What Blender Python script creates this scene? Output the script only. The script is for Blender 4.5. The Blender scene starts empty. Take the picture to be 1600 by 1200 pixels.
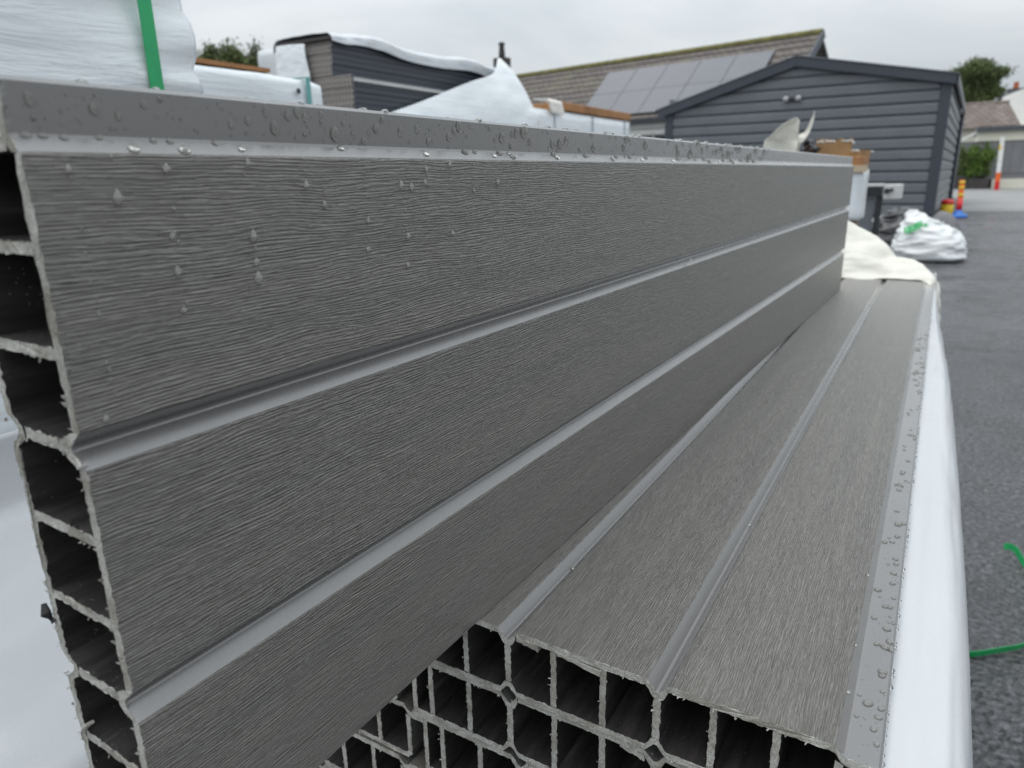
import bpy, bmesh, math, random
import numpy as np
from mathutils import Vector, Matrix, noise

random.seed(7)
rng = np.random.default_rng(7)
SC = bpy.context.scene
COL = SC.collection

# ------------------------------------------------------------------ camera
CAM_POS = Vector((0.1341, -0.2164, 0.95))
PITCH, ROLL, YAW = 0.2869, -0.0192, 0.5408
fw = Vector((-math.sin(YAW) * math.cos(PITCH), math.cos(YAW) * math.cos(PITCH), -math.sin(PITCH)))
rt = Vector((math.cos(YAW), math.sin(YAW), 0))
up = rt.cross(fw)
r2 = rt * math.cos(ROLL) + up * math.sin(ROLL)
u2 = up * math.cos(ROLL) - rt * math.sin(ROLL)
cd = bpy.data.cameras.new('camera')
cd.sensor_width = 36.0
cd.lens = 1094.1 / 1600 * 36
cd.clip_start = 0.01
cd.clip_end = 1500
cd.dof.use_dof = True
cd.dof.focus_distance = 0.27
cd.dof.aperture_fstop = 17.5
cam = bpy.data.objects.new('camera', cd)
cam.matrix_world = Matrix(((r2.x, u2.x, -fw.x, CAM_POS.x), (r2.y, u2.y, -fw.y, CAM_POS.y),
                           (r2.z, u2.z, -fw.z, CAM_POS.z), (0, 0, 0, 1)))
COL.objects.link(cam)
SC.camera = cam

# ------------------------------------------------------------------ sky: rain cloud over the whole dome
SUN_EL, SUN_AZ = math.radians(72), math.radians(235)      # azimuth measured clockwise from +Y
w = bpy.data.worlds.new('World')
SC.world = w
w.use_nodes = True
nt = w.node_tree
nt.nodes.clear()
N = nt.nodes.new
L = nt.links.new
out = N('ShaderNodeOutputWorld')
tc = N('ShaderNodeTexCoord')
sky = N('ShaderNodeTexSky')
sky.sky_type = 'NISHITA'
sky.sun_disc = False
sky.sun_elevation = SUN_EL
sky.sun_rotation = SUN_AZ
sky.air_density = 1.5
sky.dust_density = 3.0
bg1 = N('ShaderNodeBackground')
bg1.inputs['Strength'].default_value = 0.09
L(sky.outputs[0], bg1.inputs['Color'])
sep = N('ShaderNodeSeparateXYZ')
L(tc.outputs['Generated'], sep.inputs[0])
mp = N('ShaderNodeMapping')
mp.inputs['Scale'].default_value = (1.6, 1.6, 4.2)
L(tc.outputs['Generated'], mp.inputs[0])
nz = N('ShaderNodeTexNoise')
nz.inputs['Scale'].default_value = 1.7
nz.inputs['Detail'].default_value = 6
nz.inputs['Roughness'].default_value = 0.5
nz.inputs['Distortion'].default_value = 0.6
L(mp.outputs[0], nz.inputs['Vector'])
cr = N('ShaderNodeValToRGB')
cr.color_ramp.elements[0].position = 0.34
cr.color_ramp.elements[0].color = (0.60, 0.66, 0.705, 1)
cr.color_ramp.elements[1].position = 0.66
cr.color_ramp.elements[1].color = (0.82, 0.85, 0.87, 1)
L(nz.outputs['Fac'], cr.inputs[0])
# an overcast dome is about three times as bright overhead as at the horizon
mx = N('ShaderNodeMath'); mx.operation = 'MAXIMUM'; mx.inputs[1].default_value = 0.0
L(sep.outputs['Z'], mx.inputs[0])
ma = N('ShaderNodeMath'); ma.operation = 'MULTIPLY_ADD'
ma.inputs[1].default_value = 1.95
ma.inputs[2].default_value = 0.74
L(mx.outputs[0], ma.inputs[0])
bg2 = N('ShaderNodeBackground')
L(cr.outputs[0], bg2.inputs['Color'])
L(ma.outputs[0], bg2.inputs['Strength'])
mixw = N('ShaderNodeMixShader')
mixw.inputs[0].default_value = 0.93
L(bg1.outputs[0], mixw.inputs[1])
L(bg2.outputs[0], mixw.inputs[2])
L(mixw.outputs[0], out.inputs['Surface'])

sd = bpy.data.lights.new('sun', 'SUN')
sd.energy = 1.1
sd.angle = math.radians(40)
sd.color = (1.0, 0.97, 0.93)
sun = bpy.data.objects.new('sun', sd)
to_sun = Vector((math.sin(SUN_AZ) * math.cos(SUN_EL), math.cos(SUN_AZ) * math.cos(SUN_EL), math.sin(SUN_EL)))
sun.rotation_euler = to_sun.to_track_quat('Z', 'Y').to_euler()
COL.objects.link(sun)

SC.view_settings.view_transform = 'Standard'
SC.view_settings.look = 'None'
SC.view_settings.exposure = 0.0
SC.view_settings.gamma = 1.0
SC.view_settings.use_curve_mapping = False
SC.cycles.use_denoising = True
SC.cycles.max_bounces = 8
SC.cycles.transparent_max_bounces = 8

# ------------------------------------------------------------------ material helpers
class Mat:
    def __init__(self, name, col=(0.5, 0.5, 0.5), rough=0.6, spec=0.5, **kw):
        self.m = bpy.data.materials.new(name)
        self.m.use_nodes = True
        self.nt = self.m.node_tree
        self.b = self.nt.nodes['Principled BSDF']
        self.b.inputs['Base Color'].default_value = (*col, 1)
        self.b.inputs['Roughness'].default_value = rough
        self.b.inputs['Specular IOR Level'].default_value = spec
        for k, v in kw.items():
            self.b.inputs[k].default_value = v
        self._tc = None
    def n(self, t, **kw):
        x = self.nt.nodes.new('ShaderNode' + t)
        for k, v in kw.items():
            setattr(x, k, v)
        return x
    def l(self, a, b):
        self.nt.links.new(a, b)
    def coord(self, scale=(1, 1, 1), rnd=False, rot=(0, 0, 0), gen='Object'):
        t = self.n('TexCoord')
        m = self.n('Mapping')
        m.inputs['Scale'].default_value = scale
        m.inputs['Rotation'].default_value = rot
        self.l(t.outputs[gen], m.inputs[0])
        if rnd:
            oi = self.n('ObjectInfo')
            mu = self.n('Math', operation='MULTIPLY')
            mu.inputs[1].default_value = 37.0
            self.l(oi.outputs['Random'], mu.inputs[0])
            cx = self.n('CombineXYZ')
            self.l(mu.outputs[0], cx.inputs[0]); self.l(mu.outputs[0], cx.inputs[1])
            self.l(cx.outputs[0], m.inputs['Location'])
        return m.outputs[0]
    def noise(self, vec, scale=1.0, detail=3, rough=0.55, dist=0.0):
        x = self.n('TexNoise')
        x.inputs['Scale'].default_value = scale
        x.inputs['Detail'].default_value = detail
        x.inputs['Roughness'].default_value = rough
        x.inputs['Distortion'].default_value = dist
        self.l(vec, x.inputs['Vector'])
        return x.outputs['Fac']
    def ramp(self, fac, stops):
        x = self.n('ValToRGB')
        e = x.color_ramp.elements
        while len(e) < len(stops):
            e.new(0.5)
        for i, (p, c) in enumerate(stops):
            e[i].position = p
            e[i].color = (*c, 1) if len(c) == 3 else c
        self.l(fac, x.inputs[0])
        return x.outputs[0]
    def col(self, sock):
        self.l(sock, self.b.inputs['Base Color'])
    def rough(self, fac, a, b, p0=0.35, p1=0.65):
        x = self.n('MapRange')
        x.inputs[1].default_value = p0; x.inputs[2].default_value = p1
        x.inputs[3].default_value = a; x.inputs[4].default_value = b
        self.l(fac, x.inputs[0])
        self.l(x.outputs[0], self.b.inputs['Roughness'])
    def bump(self, fac, strength, dist, prev=None):
        x = self.n('Bump')
        x.inputs['Strength'].default_value = strength
        x.inputs['Distance'].default_value = dist
        self.l(fac, x.inputs['Height'])
        if prev is not None:
            self.l(prev, x.inputs['Normal'])
        self.l(x.outputs[0], self.b.inputs['Normal'])
        return x.outputs[0]

def simple(name, col, rough=0.6, spec=0.5, var=0.12, scale=6.0, bump=0.0, bs=60.0, **kw):
    m = Mat(name, col, rough, spec, **kw)
    v = m.coord(rnd=True)
    f = m.noise(v, scale, 5, 0.6)
    a = tuple(max(0, c * (1 - var)) for c in col)
    b = tuple(min(1, c * (1 + var)) for c in col)
    m.col(m.ramp(f, [(0.3, a), (0.7, b)]))
    if bump:
        m.bump(m.noise(v, bs, 4, 0.6), 0.6, bump)
    return m.m

MATS = {}
# embossed composite skin: fine wavy grain that runs with the board
def make_grain():
    m = Mat('composite_grain', (0.1, 0.1, 0.1), 0.42, 0.5)
    wv = m.coord((60, 22, 60), True)
    wob = m.noise(wv, 1.0, 2, 0.5)
    base = m.coord((1, 1, 1), True)
    add = m.n('VectorMath', operation='MULTIPLY_ADD')
    cx = m.n('CombineXYZ')
    m.l(wob, cx.inputs[0]); m.l(wob, cx.inputs[2])
    m.l(cx.outputs[0], add.inputs[0])
    add.inputs[1].default_value = (0.0042, 0, 0.0042)
    m.l(base, add.inputs[2])
    st = m.n('Mapping'); st.inputs['Scale'].default_value = (2100, 110, 2100)
    m.l(add.outputs[0], st.inputs[0])
    f1 = m.noise(st.outputs[0], 1.0, 2.0, 0.5, 0.5)
    # embossed creases: thin valleys between flat-topped fibres
    ab = m.n('Math', operation='MULTIPLY_ADD'); ab.inputs[1].default_value = 2.0; ab.inputs[2].default_value = -1.0
    m.l(f1, ab.inputs[0])
    st2 = m.n('Mapping'); st2.inputs['Scale'].default_value = (1500, 70, 1500); st2.inputs['Location'].default_value = (3.7, 1.3, 8.1)
    m.l(add.outputs[0], st2.inputs[0])
    f2 = m.noise(st2.outputs[0], 1.0, 3.0, 0.6, 0.6)
    rg = m.n('Math', operation='MULTIPLY_ADD'); rg.inputs[1].default_value = 2.0; rg.inputs[2].default_value = -1.0
    m.l(f2, rg.inputs[0])
    rga = m.n('Math', operation='ABSOLUTE'); m.l(rg.outputs[0], rga.inputs[0])
    rgm = m.n('MapRange'); rgm.inputs[1].default_value = 0.0; rgm.inputs[2].default_value = 0.16; m.l(rga.outputs[0], rgm.inputs[0])
    st3 = m.n('Mapping'); st3.inputs['Scale'].default_value = (1000, 55, 1000)
    m.l(add.outputs[0], st3.inputs[0])
    wt = m.n('TexWave', wave_type='BANDS', bands_direction='X', wave_profile='SIN')
    wt.inputs['Scale'].default_value = 0.335
    wt.inputs['Distortion'].default_value = 10.0
    wt.inputs['Detail'].default_value = 3.0
    wt.inputs['Detail Scale'].default_value = 1.1
    wt.inputs['Detail Roughness'].default_value = 0.62
    m.l(st3.outputs[0], wt.inputs['Vector'])
    sm0 = m.n('Math', operation='MULTIPLY_ADD'); sm0.inputs[1].default_value = 0.20
    m.l(rgm.outputs[0], sm0.inputs[0]); m.l(f1, sm0.inputs[2])
    sm = m.n('Math', operation='MULTIPLY_ADD'); sm.inputs[1].default_value = 0.44
    m.l(wt.outputs['Fac'], sm.inputs[0]); m.l(sm0.outputs[0], sm.inputs[2])
    # broad tone bands along the board, from the brushing rollers
    bd = m.noise(m.coord((95, 1.6, 95), True), 1.0, 2, 0.5)
    c1 = m.ramp(sm.outputs[0], [(0.45, (0.116, 0.107, 0.093)), (0.85, (0.136, 0.127, 0.112)), (1.0, (0.144, 0.135, 0.120))])
    mixc = m.n('Mix', data_type='RGBA', blend_type='MULTIPLY')
    mixc.inputs[0].default_value = 1.0
    m.l(c1, mixc.inputs[6])
    m.l(m.ramp(bd, [(0.3, (0.86, 0.86, 0.87)), (0.7, (1.08, 1.07, 1.06))]), mixc.inputs[7])
    m.col(mixc.outputs[2])
    m.bump(sm.outputs[0], 1.0, 0.00056)
    m.b.inputs['Coat Weight'].default_value = 0.35
    m.b.inputs['Coat Roughness'].default_value = 0.38
    m.rough(bd, 0.36, 0.44)
    m.b.inputs['Specular IOR Level'].default_value = 1.0
    return m.m
MATS['grain'] = make_grain()
def make_smooth():
    m = Mat('composite_smooth', (0.125, 0.121, 0.118), 0.3, 0.75)
    v = m.coord((60, 6, 60), True)
    f = m.noise(v, 1.0, 3)
    m.col(m.ramp(f, [(0.3, (0.108, 0.103, 0.100)), (0.7, (0.122, 0.117, 0.114))]))
    m.b.inputs['Specular IOR Level'].default_value = 1.0
    m.b.inputs['Coat Weight'].default_value = 0.8
    m.b.inputs['Coat Roughness'].default_value = 0.24
    m.rough(m.noise(m.coord((1, 1, 1), True), 70, 4), 0.24, 0.32)
    m.bump(m.noise(m.coord((300, 120, 300), True), 1.0, 3), 0.06, 0.00004)
    return m.m
MATS['smooth'] = make_smooth()
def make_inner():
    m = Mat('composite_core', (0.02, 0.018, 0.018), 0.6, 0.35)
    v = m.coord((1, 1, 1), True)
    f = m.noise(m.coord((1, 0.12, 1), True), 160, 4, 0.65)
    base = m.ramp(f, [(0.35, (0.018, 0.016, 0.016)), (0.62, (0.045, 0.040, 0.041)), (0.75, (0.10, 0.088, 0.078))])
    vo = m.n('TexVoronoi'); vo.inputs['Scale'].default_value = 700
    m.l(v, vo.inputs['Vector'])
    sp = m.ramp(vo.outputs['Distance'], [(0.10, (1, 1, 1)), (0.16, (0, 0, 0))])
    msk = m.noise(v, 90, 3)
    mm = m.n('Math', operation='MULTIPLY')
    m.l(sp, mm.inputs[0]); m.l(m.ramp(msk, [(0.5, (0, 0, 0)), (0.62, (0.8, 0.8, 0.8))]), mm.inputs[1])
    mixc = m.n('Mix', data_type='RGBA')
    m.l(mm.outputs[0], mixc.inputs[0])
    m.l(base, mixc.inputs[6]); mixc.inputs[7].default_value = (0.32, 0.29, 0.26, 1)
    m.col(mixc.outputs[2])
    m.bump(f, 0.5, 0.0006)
    return m.m
MATS['inner'] = make_inner()
def make_cut():
    m = Mat('composite_sawn', (0.3, 0.29, 0.27), 0.85, 0.25)
    v = m.coord((1, 1, 1), True)
    f = m.noise(v, 1500, 4, 0.7)
    g = m.noise(v, 120, 3)
    c = m.ramp(f, [(0.32, (0.27, 0.265, 0.24)), (0.52, (0.50, 0.49, 0.45)), (0.72, (0.68, 0.67, 0.63))])
    mixc = m.n('Mix', data_type='RGBA', blend_type='MULTIPLY'); mixc.inputs[0].default_value = 1
    m.l(c, mixc.inputs[6]); m.l(m.ramp(g, [(0.36, (0.62, 0.6, 0.57)), (0.6, (1, 1, 1))]), mixc.inputs[7])
    m.col(mixc.outputs[2])
    m.bump(f, 0.8, 0.0005)
    return m.m
MATS['cut'] = make_cut()

def film(name, col, rough=0.32, wr=14.0, amp=0.004, trans=0.0, drops=False, crinkle=0.0, pleat=0.0):
    m = Mat(name, col, rough, 0.5)
    v = m.coord(rnd=True)
    f = m.noise(v, wr, 4, 0.55, 0.8)
    a = tuple(c * 0.94 for c in col)
    m.col(m.ramp(m.noise(v, wr * 0.4, 3), [(0.3, a), (0.7, col)]))
    p = m.bump(f, 0.3, amp)
    if pleat:      # stretch film gathers in level pleats
        p = m.bump(m.noise(m.coord((5, 5, 42), True), 1.0, 4, 0.6, 0.8), 0.32, pleat, p)
    if crinkle:
        wob = m.n('VectorMath', operation='MULTIPLY_ADD')
        nn_ = m.n('TexNoise'); nn_.inputs['Scale'].default_value = crinkle * 1.3; nn_.inputs['Detail'].default_value = 3
        m.l(v, nn_.inputs['Vector'])
        m.l(nn_.outputs['Color'], wob.inputs[0]); wob.inputs[1].default_value = (.9 / crinkle, .9 / crinkle, .9 / crinkle); m.l(v, wob.inputs[2])
        ve = m.n('TexVoronoi', feature='DISTANCE_TO_EDGE'); ve.inputs['Scale'].default_value = crinkle
        m.l(wob.outputs[0], ve.inputs['Vector'])
        p = m.bump(m.ramp(ve.outputs['Distance'], [(0.0, (0, 0, 0)), (0.05, (.55, .55, .55)), (0.5, (1, 1, 1))]), 0.16, 0.10 / crinkle, p)
    if drops:
        vo = m.n('TexVoronoi'); vo.inputs['Scale'].default_value = 330
        m.l(v, vo.inputs['Vector'])
        m.bump(m.ramp(vo.outputs['Distance'], [(0.0, (1, 1, 1)), (0.32, (0, 0, 0))]), 0.18, 0.0005, p)
    if trans:
        t = m.n('BsdfTranslucent'); t.inputs[0].default_value = (*col, 1)
        mx_ = m.n('MixShader'); mx_.inputs[0].default_value = trans
        m.l(m.b.outputs[0], mx_.inputs[1]); m.l(t.outputs[0], mx_.inputs[2])
        m.l(mx_.outputs[0], m.nt.nodes['Material Output'].inputs['Surface'])
    return m.m
MATS['film_blue'] = film('film_pale_blue', (0.76, 0.80, 0.83), 0.24, 13, 0.004, pleat=0.009)
MATS['film_white'] = film('film_white', (0.50, 0.515, 0.53), 0.24, 10, 0.003, 0.0, True)
MATS['film_cream'] = film('film_cream', (0.72, 0.70, 0.635), 0.40, 16, 0.004, 0.12)
MATS['film_cap'] = film('film_cap', (0.60, 0.63, 0.65), 0.28, 12, 0.006)
MATS['bag_white'] = film('bag_woven_white', (0.64, 0.655, 0.66), 0.5, 9, 0.02, 0.0, False, 7)
MATS['strap'] = simple('strap_green', (0.02, 0.36, 0.13), 0.4, 0.5, 0.1, 30)
MATS['strap_road'] = simple('strap_green_bright', (0.01, 0.30, 0.09), 0.35, 0.5, 0.1, 30)
MATS['strap_teal'] = simple('strap_teal', (0.13, 0.36, 0.35), 0.4)
MATS['strap_grey'] = simple('strap_grey', (0.36, 0.44, 0.49), 0.4)
MATS['plank'] = simple('shed_plank', (0.130, 0.141, 0.156), 0.42, 0.5, 0.10, 1.2, 0.001, 40)
MATS['plank_light'] = MATS['plank']
MATS['trim'] = simple('shed_trim', (0.047, 0.054, 0.070), 0.4, 0.5, 0.08, 1.0)
MATS['shed_roof'] = simple('shed_roof_sheet', (0.10, 0.105, 0.115), 0.4, 0.5, 0.15, 1.5)
MATS['timber'] = simple('timber_orange', (0.34, 0.17, 0.075), 0.7, 0.3, 0.3, 9, 0.002, 60)
MATS['card'] = simple('cardboard', (0.32, 0.195, 0.095), 0.8, 0.2, 0.2, 12, 0.002, 40)
MATS['torn'] = simple('torn_paper_white', (0.75, 0.72, 0.68), 0.8, 0.2)
MATS['wood'] = simple('bearer_wood', (0.34, 0.25, 0.16), 0.8, 0.2, 0.25, 20, 0.002)
MATS['dark'] = simple('dark_plastic', (0.02, 0.021, 0.024), 0.4, 0.5)
MATS['black_bag'] = simple('black_film', (0.022, 0.022, 0.025), 0.25, 0.5, 0.2, 8, 0.01, 14)
MATS['grey_cloth'] = simple('grey_cloth', (0.17, 0.17, 0.175), 0.9, 0.2, 0.15, 12)
MATS['metal'] = simple('brushed_metal', (0.55, 0.55, 0.54), 0.35, 0.5, 0.1, 10)
MATS['cream_wall'] = simple('render_cream', (0.74, 0.72, 0.62), 0.85, 0.2, 0.05, 1)
MATS['white_wall'] = simple('render_white', (0.80, 0.80, 0.78), 0.85, 0.2, 0.05, 1)
MATS['grey_panel'] = simple('garage_grey', (0.20, 0.20, 0.21), 0.6, 0.4, 0.08, 2)
MATS['roof_edge'] = simple('roof_edge_dark', (0.07, 0.075, 0.085), 0.5)
MATS['orange'] = simple('plastic_orange', (0.80, 0.14, 0.015), 0.4)
MATS['red'] = simple('plastic_red', (0.62, 0.02, 0.02), 0.35)
MATS['yellow'] = simple('reflective_yellow', (0.80, 0.55, 0.03), 0.35)
MATS['blue'] = simple('plastic_blue', (0.02, 0.13, 0.48), 0.4)
MATS['white_paint'] = simple('white_paint', (0.74, 0.74, 0.72), 0.5)
MATS['bark'] = simple('bark', (0.06, 0.045, 0.035), 0.9, 0.2, 0.3, 15, 0.01)
MATS['leaf'] = simple('leaf_olive', (0.105, 0.13, 0.045), 0.6, 0.3, 0.45, 0.9)
MATS['leaf_dark'] = simple('leaf_dark', (0.105, 0.135, 0.050), 0.6, 0.3, 0.5, 0.5)
MATS['leaf_bright'] = simple('leaf_bright', (0.10, 0.17, 0.03), 0.5, 0.3, 0.5, 3)
MATS['pot'] = simple('planter_dark', (0.05, 0.043, 0.043), 0.7)
MATS['brick_pot'] = simple('chimney_clay', (0.40, 0.13, 0.06), 0.8, 0.2)
MATS['cap_tan'] = simple('tan_board', (0.47, 0.38, 0.28), 0.8, 0.2)

def make_print():
    m = Mat('green_print', (0.05, 0.36, 0.12), 0.55, 0.4)
    v = m.coord((1, 1, 1))
    f = m.noise(v, 34, 2)
    m.col(m.ramp(f, [(0.55, (0.05, 0.34, 0.12)), (0.62, (0.35, 0.62, 0.42))]))
    return m.m
MATS['print'] = make_print()

def make_asphalt():
    m = Mat('wet_asphalt', (0.05, 0.05, 0.055), 0.5, 0.5)
    v = m.coord()
    vo = m.n('TexVoronoi'); vo.inputs['Scale'].default_value = 75
    m.l(v, vo.inputs['Vector'])
    fine = m.noise(v, 130, 4, 0.7)
    big = m.noise(v, 0.55, 5, 0.6, 0.5)
    mid = m.noise(m.coord((1.0, 0.8, 1)), 2.4, 5, 0.65)
    stone = m.noise(v, 75, 3, 0.7)
    c = m.ramp(stone, [(0.36, (0.020, 0.020, 0.0215)), (0.52, (0.044, 0.0445, 0.047)), (0.68, (0.110, 0.110, 0.114))])
    mixc = m.n('Mix', data_type='RGBA', blend_type='MULTIPLY'); mixc.inputs[0].default_value = 1
    m.l(c, mixc.inputs[6]); m.l(m.ramp(big, [(0.38, (0.72, 0.72, 0.73)), (0.62, (1.6, 1.6, 1.62))]), mixc.inputs[7])
    m.col(mixc.outputs[2])
    m.rough(mid, 0.50, 0.10, 0.42, 0.60)
    p = m.bump(vo.outputs['Distance'], 0.9, 0.009)
    m.bump(fine, 0.5, 0.003, p)
    return m.m
MATS['asphalt'] = make_asphalt()
def make_concrete():
    m = Mat('wet_concrete', (0.25, 0.25, 0.25), 0.5, 0.5)
    v = m.coord()
    f = m.noise(v, 1.2, 6, 0.65)
    m.col(m.ramp(f, [(0.3, (0.17, 0.17, 0.17)), (0.7, (0.27, 0.27, 0.265))]))
    m.rough(m.noise(v, 0.4, 3), 0.35, 0.7)
    m.bump(m.noise(v, 40, 3), 0.4, 0.004)
    return m.m
MATS['concrete'] = make_concrete()
def make_tiles(name, a, b, moss, sx, sy):
    m = Mat(name, a, 0.75, 0.3)
    v = m.coord((sx, sy, 1))
    bt = m.n('TexBrick')
    bt.inputs['Scale'].default_value = 1.0
    bt.inputs['Color1'].default_value = (*a, 1); bt.inputs['Color2'].default_value = (*b, 1)
    bt.inputs['Mortar'].default_value = (a[0] * .35, a[1] * .35, a[2] * .35, 1)
    bt.inputs['Mortar Size'].default_value = 0.05
    bt.inputs['Brick Width'].default_value = 0.9; bt.inputs['Row Height'].default_value = 0.5
    m.l(v, bt.inputs['Vector'])
    f = m.noise(m.coord((1, 1, 1)), 1.3, 6, 0.7)
    mixc = m.n('Mix', data_type='RGBA')
    m.l(m.ramp(f, [(0.5, (0, 0, 0)), (0.68, (0.7, 0.7, 0.7))]), mixc.inputs[0])
    m.l(bt.outputs['Color'], mixc.inputs[6]); mixc.inputs[7].default_value = (*moss, 1)
    m.col(mixc.outputs[2])
    m.bump(bt.outputs['Fac'], 0.8, -0.03)
    return m.m
MATS['tiles'] = make_tiles('roof_tiles_grey', (0.125, 0.11, 0.105), (0.175, 0.155, 0.145), (0.17, 0.16, 0.10), 3.2, 3.0)
MATS['tiles_brown'] = make_tiles('roof_tiles_brown', (0.17, 0.135, 0.12), (0.24, 0.20, 0.18), (0.25, 0.22, 0.19), 2.5, 2.2)
MATS['ridge'] = simple('ridge_moss', (0.17, 0.16, 0.07), 0.9, 0.2, 0.35, 3)
MATS['solar'] = simple('solar_glass', (0.085, 0.086, 0.100), 0.14, 0.9, 0.06, 0.6)
def make_ends():
    m = Mat('bundle_end', (0.2, 0.19, 0.18), 0.85, 0.2)
    bt = m.n('TexBrick')
    bt.offset = 0.0
    bt.inputs['Scale'].default_value = 1.0
    bt.inputs['Color1'].default_value = (0.05, 0.047, 0.047, 1); bt.inputs['Color2'].default_value = (0.075, 0.07, 0.068, 1)
    bt.inputs['Mortar'].default_value = (0.36, 0.33, 0.31, 1)
    bt.inputs['Mortar Size'].default_value = 0.0045
    bt.inputs['Brick Width'].default_value = 0.018; bt.inputs['Row Height'].default_value = 0.0215
    v = m.coord((1, 1, 1), rot=(math.radians(90), 0, 0))
    m.l(v, bt.inputs['Vector'])
    m.col(bt.outputs['Color'])
    return m.m
MATS['ends'] = make_ends()
def make_water():
    m = Mat('rain_water', (1, 1, 1), 0.02, 0.5)
    m.b.inputs['Transmission Weight'].default_value = 1.0
    m.b.inputs['IOR'].default_value = 1.33
    return m.m
MATS['water'] = make_water()
def make_cloudy(name, t):
    # rain water with a pale, slightly opaque body colour
    m = Mat(name, (0.80, 0.79, 0.75), 0.05, 0.5)
    m.b.inputs['Transmission Weight'].default_value = t
    m.b.inputs['IOR'].default_value = 1.33
    return m.m
MATS['water_cloudy'] = make_cloudy('rain_water_milky', 0.78)
MATS['water_faint'] = make_cloudy('rain_water_faint', 0.90)

# ------------------------------------------------------------------ object helpers
def tag(o, label=None, cat=None, group=None, kind=None):
    if label: o['label'] = label
    if cat: o['category'] = cat
    if group: o['group'] = group
    if kind: o['kind'] = kind
    return o
def empty(name, loc=(0, 0, 0), rz=0.0):
    o = bpy.data.objects.new(name, None)
    o.empty_display_size = 0.1
    o.location = loc
    o.rotation_euler = (0, 0, rz)
    COL.objects.link(o)
    return o
def link(name, me, parent=None, loc=None):
    o = bpy.data.objects.new(name, me)
    COL.objects.link(o)
    if parent is not None: o.parent = parent
    if loc is not None: o.location = loc
    return o
class MB:
    """collects vertices and faces, then links them as one mesh object"""
    def __init__(self):
        self.v, self.f, self.m = [], [], []
    def add(self, vs, fs, mi=0):
        o = len(self.v)
        self.v += [tuple(p) for p in vs]
        self.f += [tuple(i + o for i in q) for q in fs]
        self.m += [mi] * len(fs)
        return self
    def box(self, lo, hi, mi=0):
        x0, y0, z0 = lo; x1, y1, z1 = hi
        return self.add([(x0, y0, z0), (x1, y0, z0), (x1, y1, z0), (x0, y1, z0), (x0, y0, z1), (x1, y0, z1), (x1, y1, z1), (x0, y1, z1)],
                        [(0, 3, 2, 1), (4, 5, 6, 7), (0, 1, 5, 4), (1, 2, 6, 5), (2, 3, 7, 6), (3, 0, 4, 7)], mi)
    def prism(self, poly, axis, a, b, mi=0):
        """polygon in the two other axes extruded along axis 0/1/2"""
        n = len(poly)
        def pt(p, t):
            return {0: (t, p[0], p[1]), 1: (p[0], t, p[1]), 2: (p[0], p[1], t)}[axis]
        vs = [pt(p, a) for p in poly] + [pt(p, b) for p in poly]
        fs = [tuple(range(n))[::-1], tuple(range(n, 2 * n))] + [(i, (i + 1) % n, n + (i + 1) % n, n + i) for i in range(n)]
        return self.add(vs, fs, mi)
    def tube(self, pts, rad, seg=8, mi=0):
        pts = [Vector(p) for p in pts]
        rads = rad if isinstance(rad, (list, tuple)) else [rad] * len(pts)
        vs, fs = [], []
        for i, p in enumerate(pts):
            t = (pts[min(i + 1, len(pts) - 1)] - pts[max(i - 1, 0)]).normalized()
            a = t.orthogonal().normalized(); b = t.cross(a)
            for k in range(seg):
                an = 2 * math.pi * k / seg
                vs.append(p + (a * math.cos(an) + b * math.sin(an)) * rads[i])
        for i in range(len(pts) - 1):
            for k in range(seg):
                k2 = (k + 1) % seg
                fs.append((i * seg + k, i * seg + k2, (i + 1) * seg + k2, (i + 1) * seg + k))
        fs.append(tuple(range(seg))[::-1]); fs.append(tuple(range((len(pts) - 1) * seg, len(pts) * seg)))
        return self.add(vs, fs, mi)
    def lathe(self, prof, seg=16, c=(0, 0), mi=0):
        vs, fs = [], []
        for r, z in prof:
            for k in range(seg):
                an = 2 * math.pi * k / seg
                vs.append((c[0] + r * math.cos(an), c[1] + r * math.sin(an), z))
        for i in range(len(prof) - 1):
            for k in range(seg):
                k2 = (k + 1) % seg
                fs.append((i * seg + k, i * seg + k2, (i + 1) * seg + k2, (i + 1) * seg + k))
        fs.append(tuple(range(seg))[::-1]); fs.append(tuple(range((len(prof) - 1) * seg, len(prof) * seg)))
        return self.add(vs, fs, mi)
    def mesh(self, name, mats, smooth=False):
        me = bpy.data.meshes.new(name)
        me.from_pydata(self.v, [], self.f)
        for m in (mats if isinstance(mats, (list, tuple)) else [mats]):
            me.materials.append(m)
        me.polygons.foreach_set('material_index', self.m)
        bm = bmesh.new(); bm.from_mesh(me)
        bmesh.ops.recalc_face_normals(bm, faces=bm.faces)
        bm.to_mesh(me); bm.free()
        if smooth:
            me.polygons.foreach_set('use_smooth', [True] * len(me.polygons))
        me.update()
        return me
    def build(self, name, mats, parent=None, smooth=False, bevel=0.0, loc=None):
        o = link(name, self.mesh(name, mats, smooth), parent, loc)
        if bevel:
            b = o.modifiers.new('edge', 'BEVEL'); b.width = bevel; b.segments = 2; b.limit_method = 'ANGLE'
        return o

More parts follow.
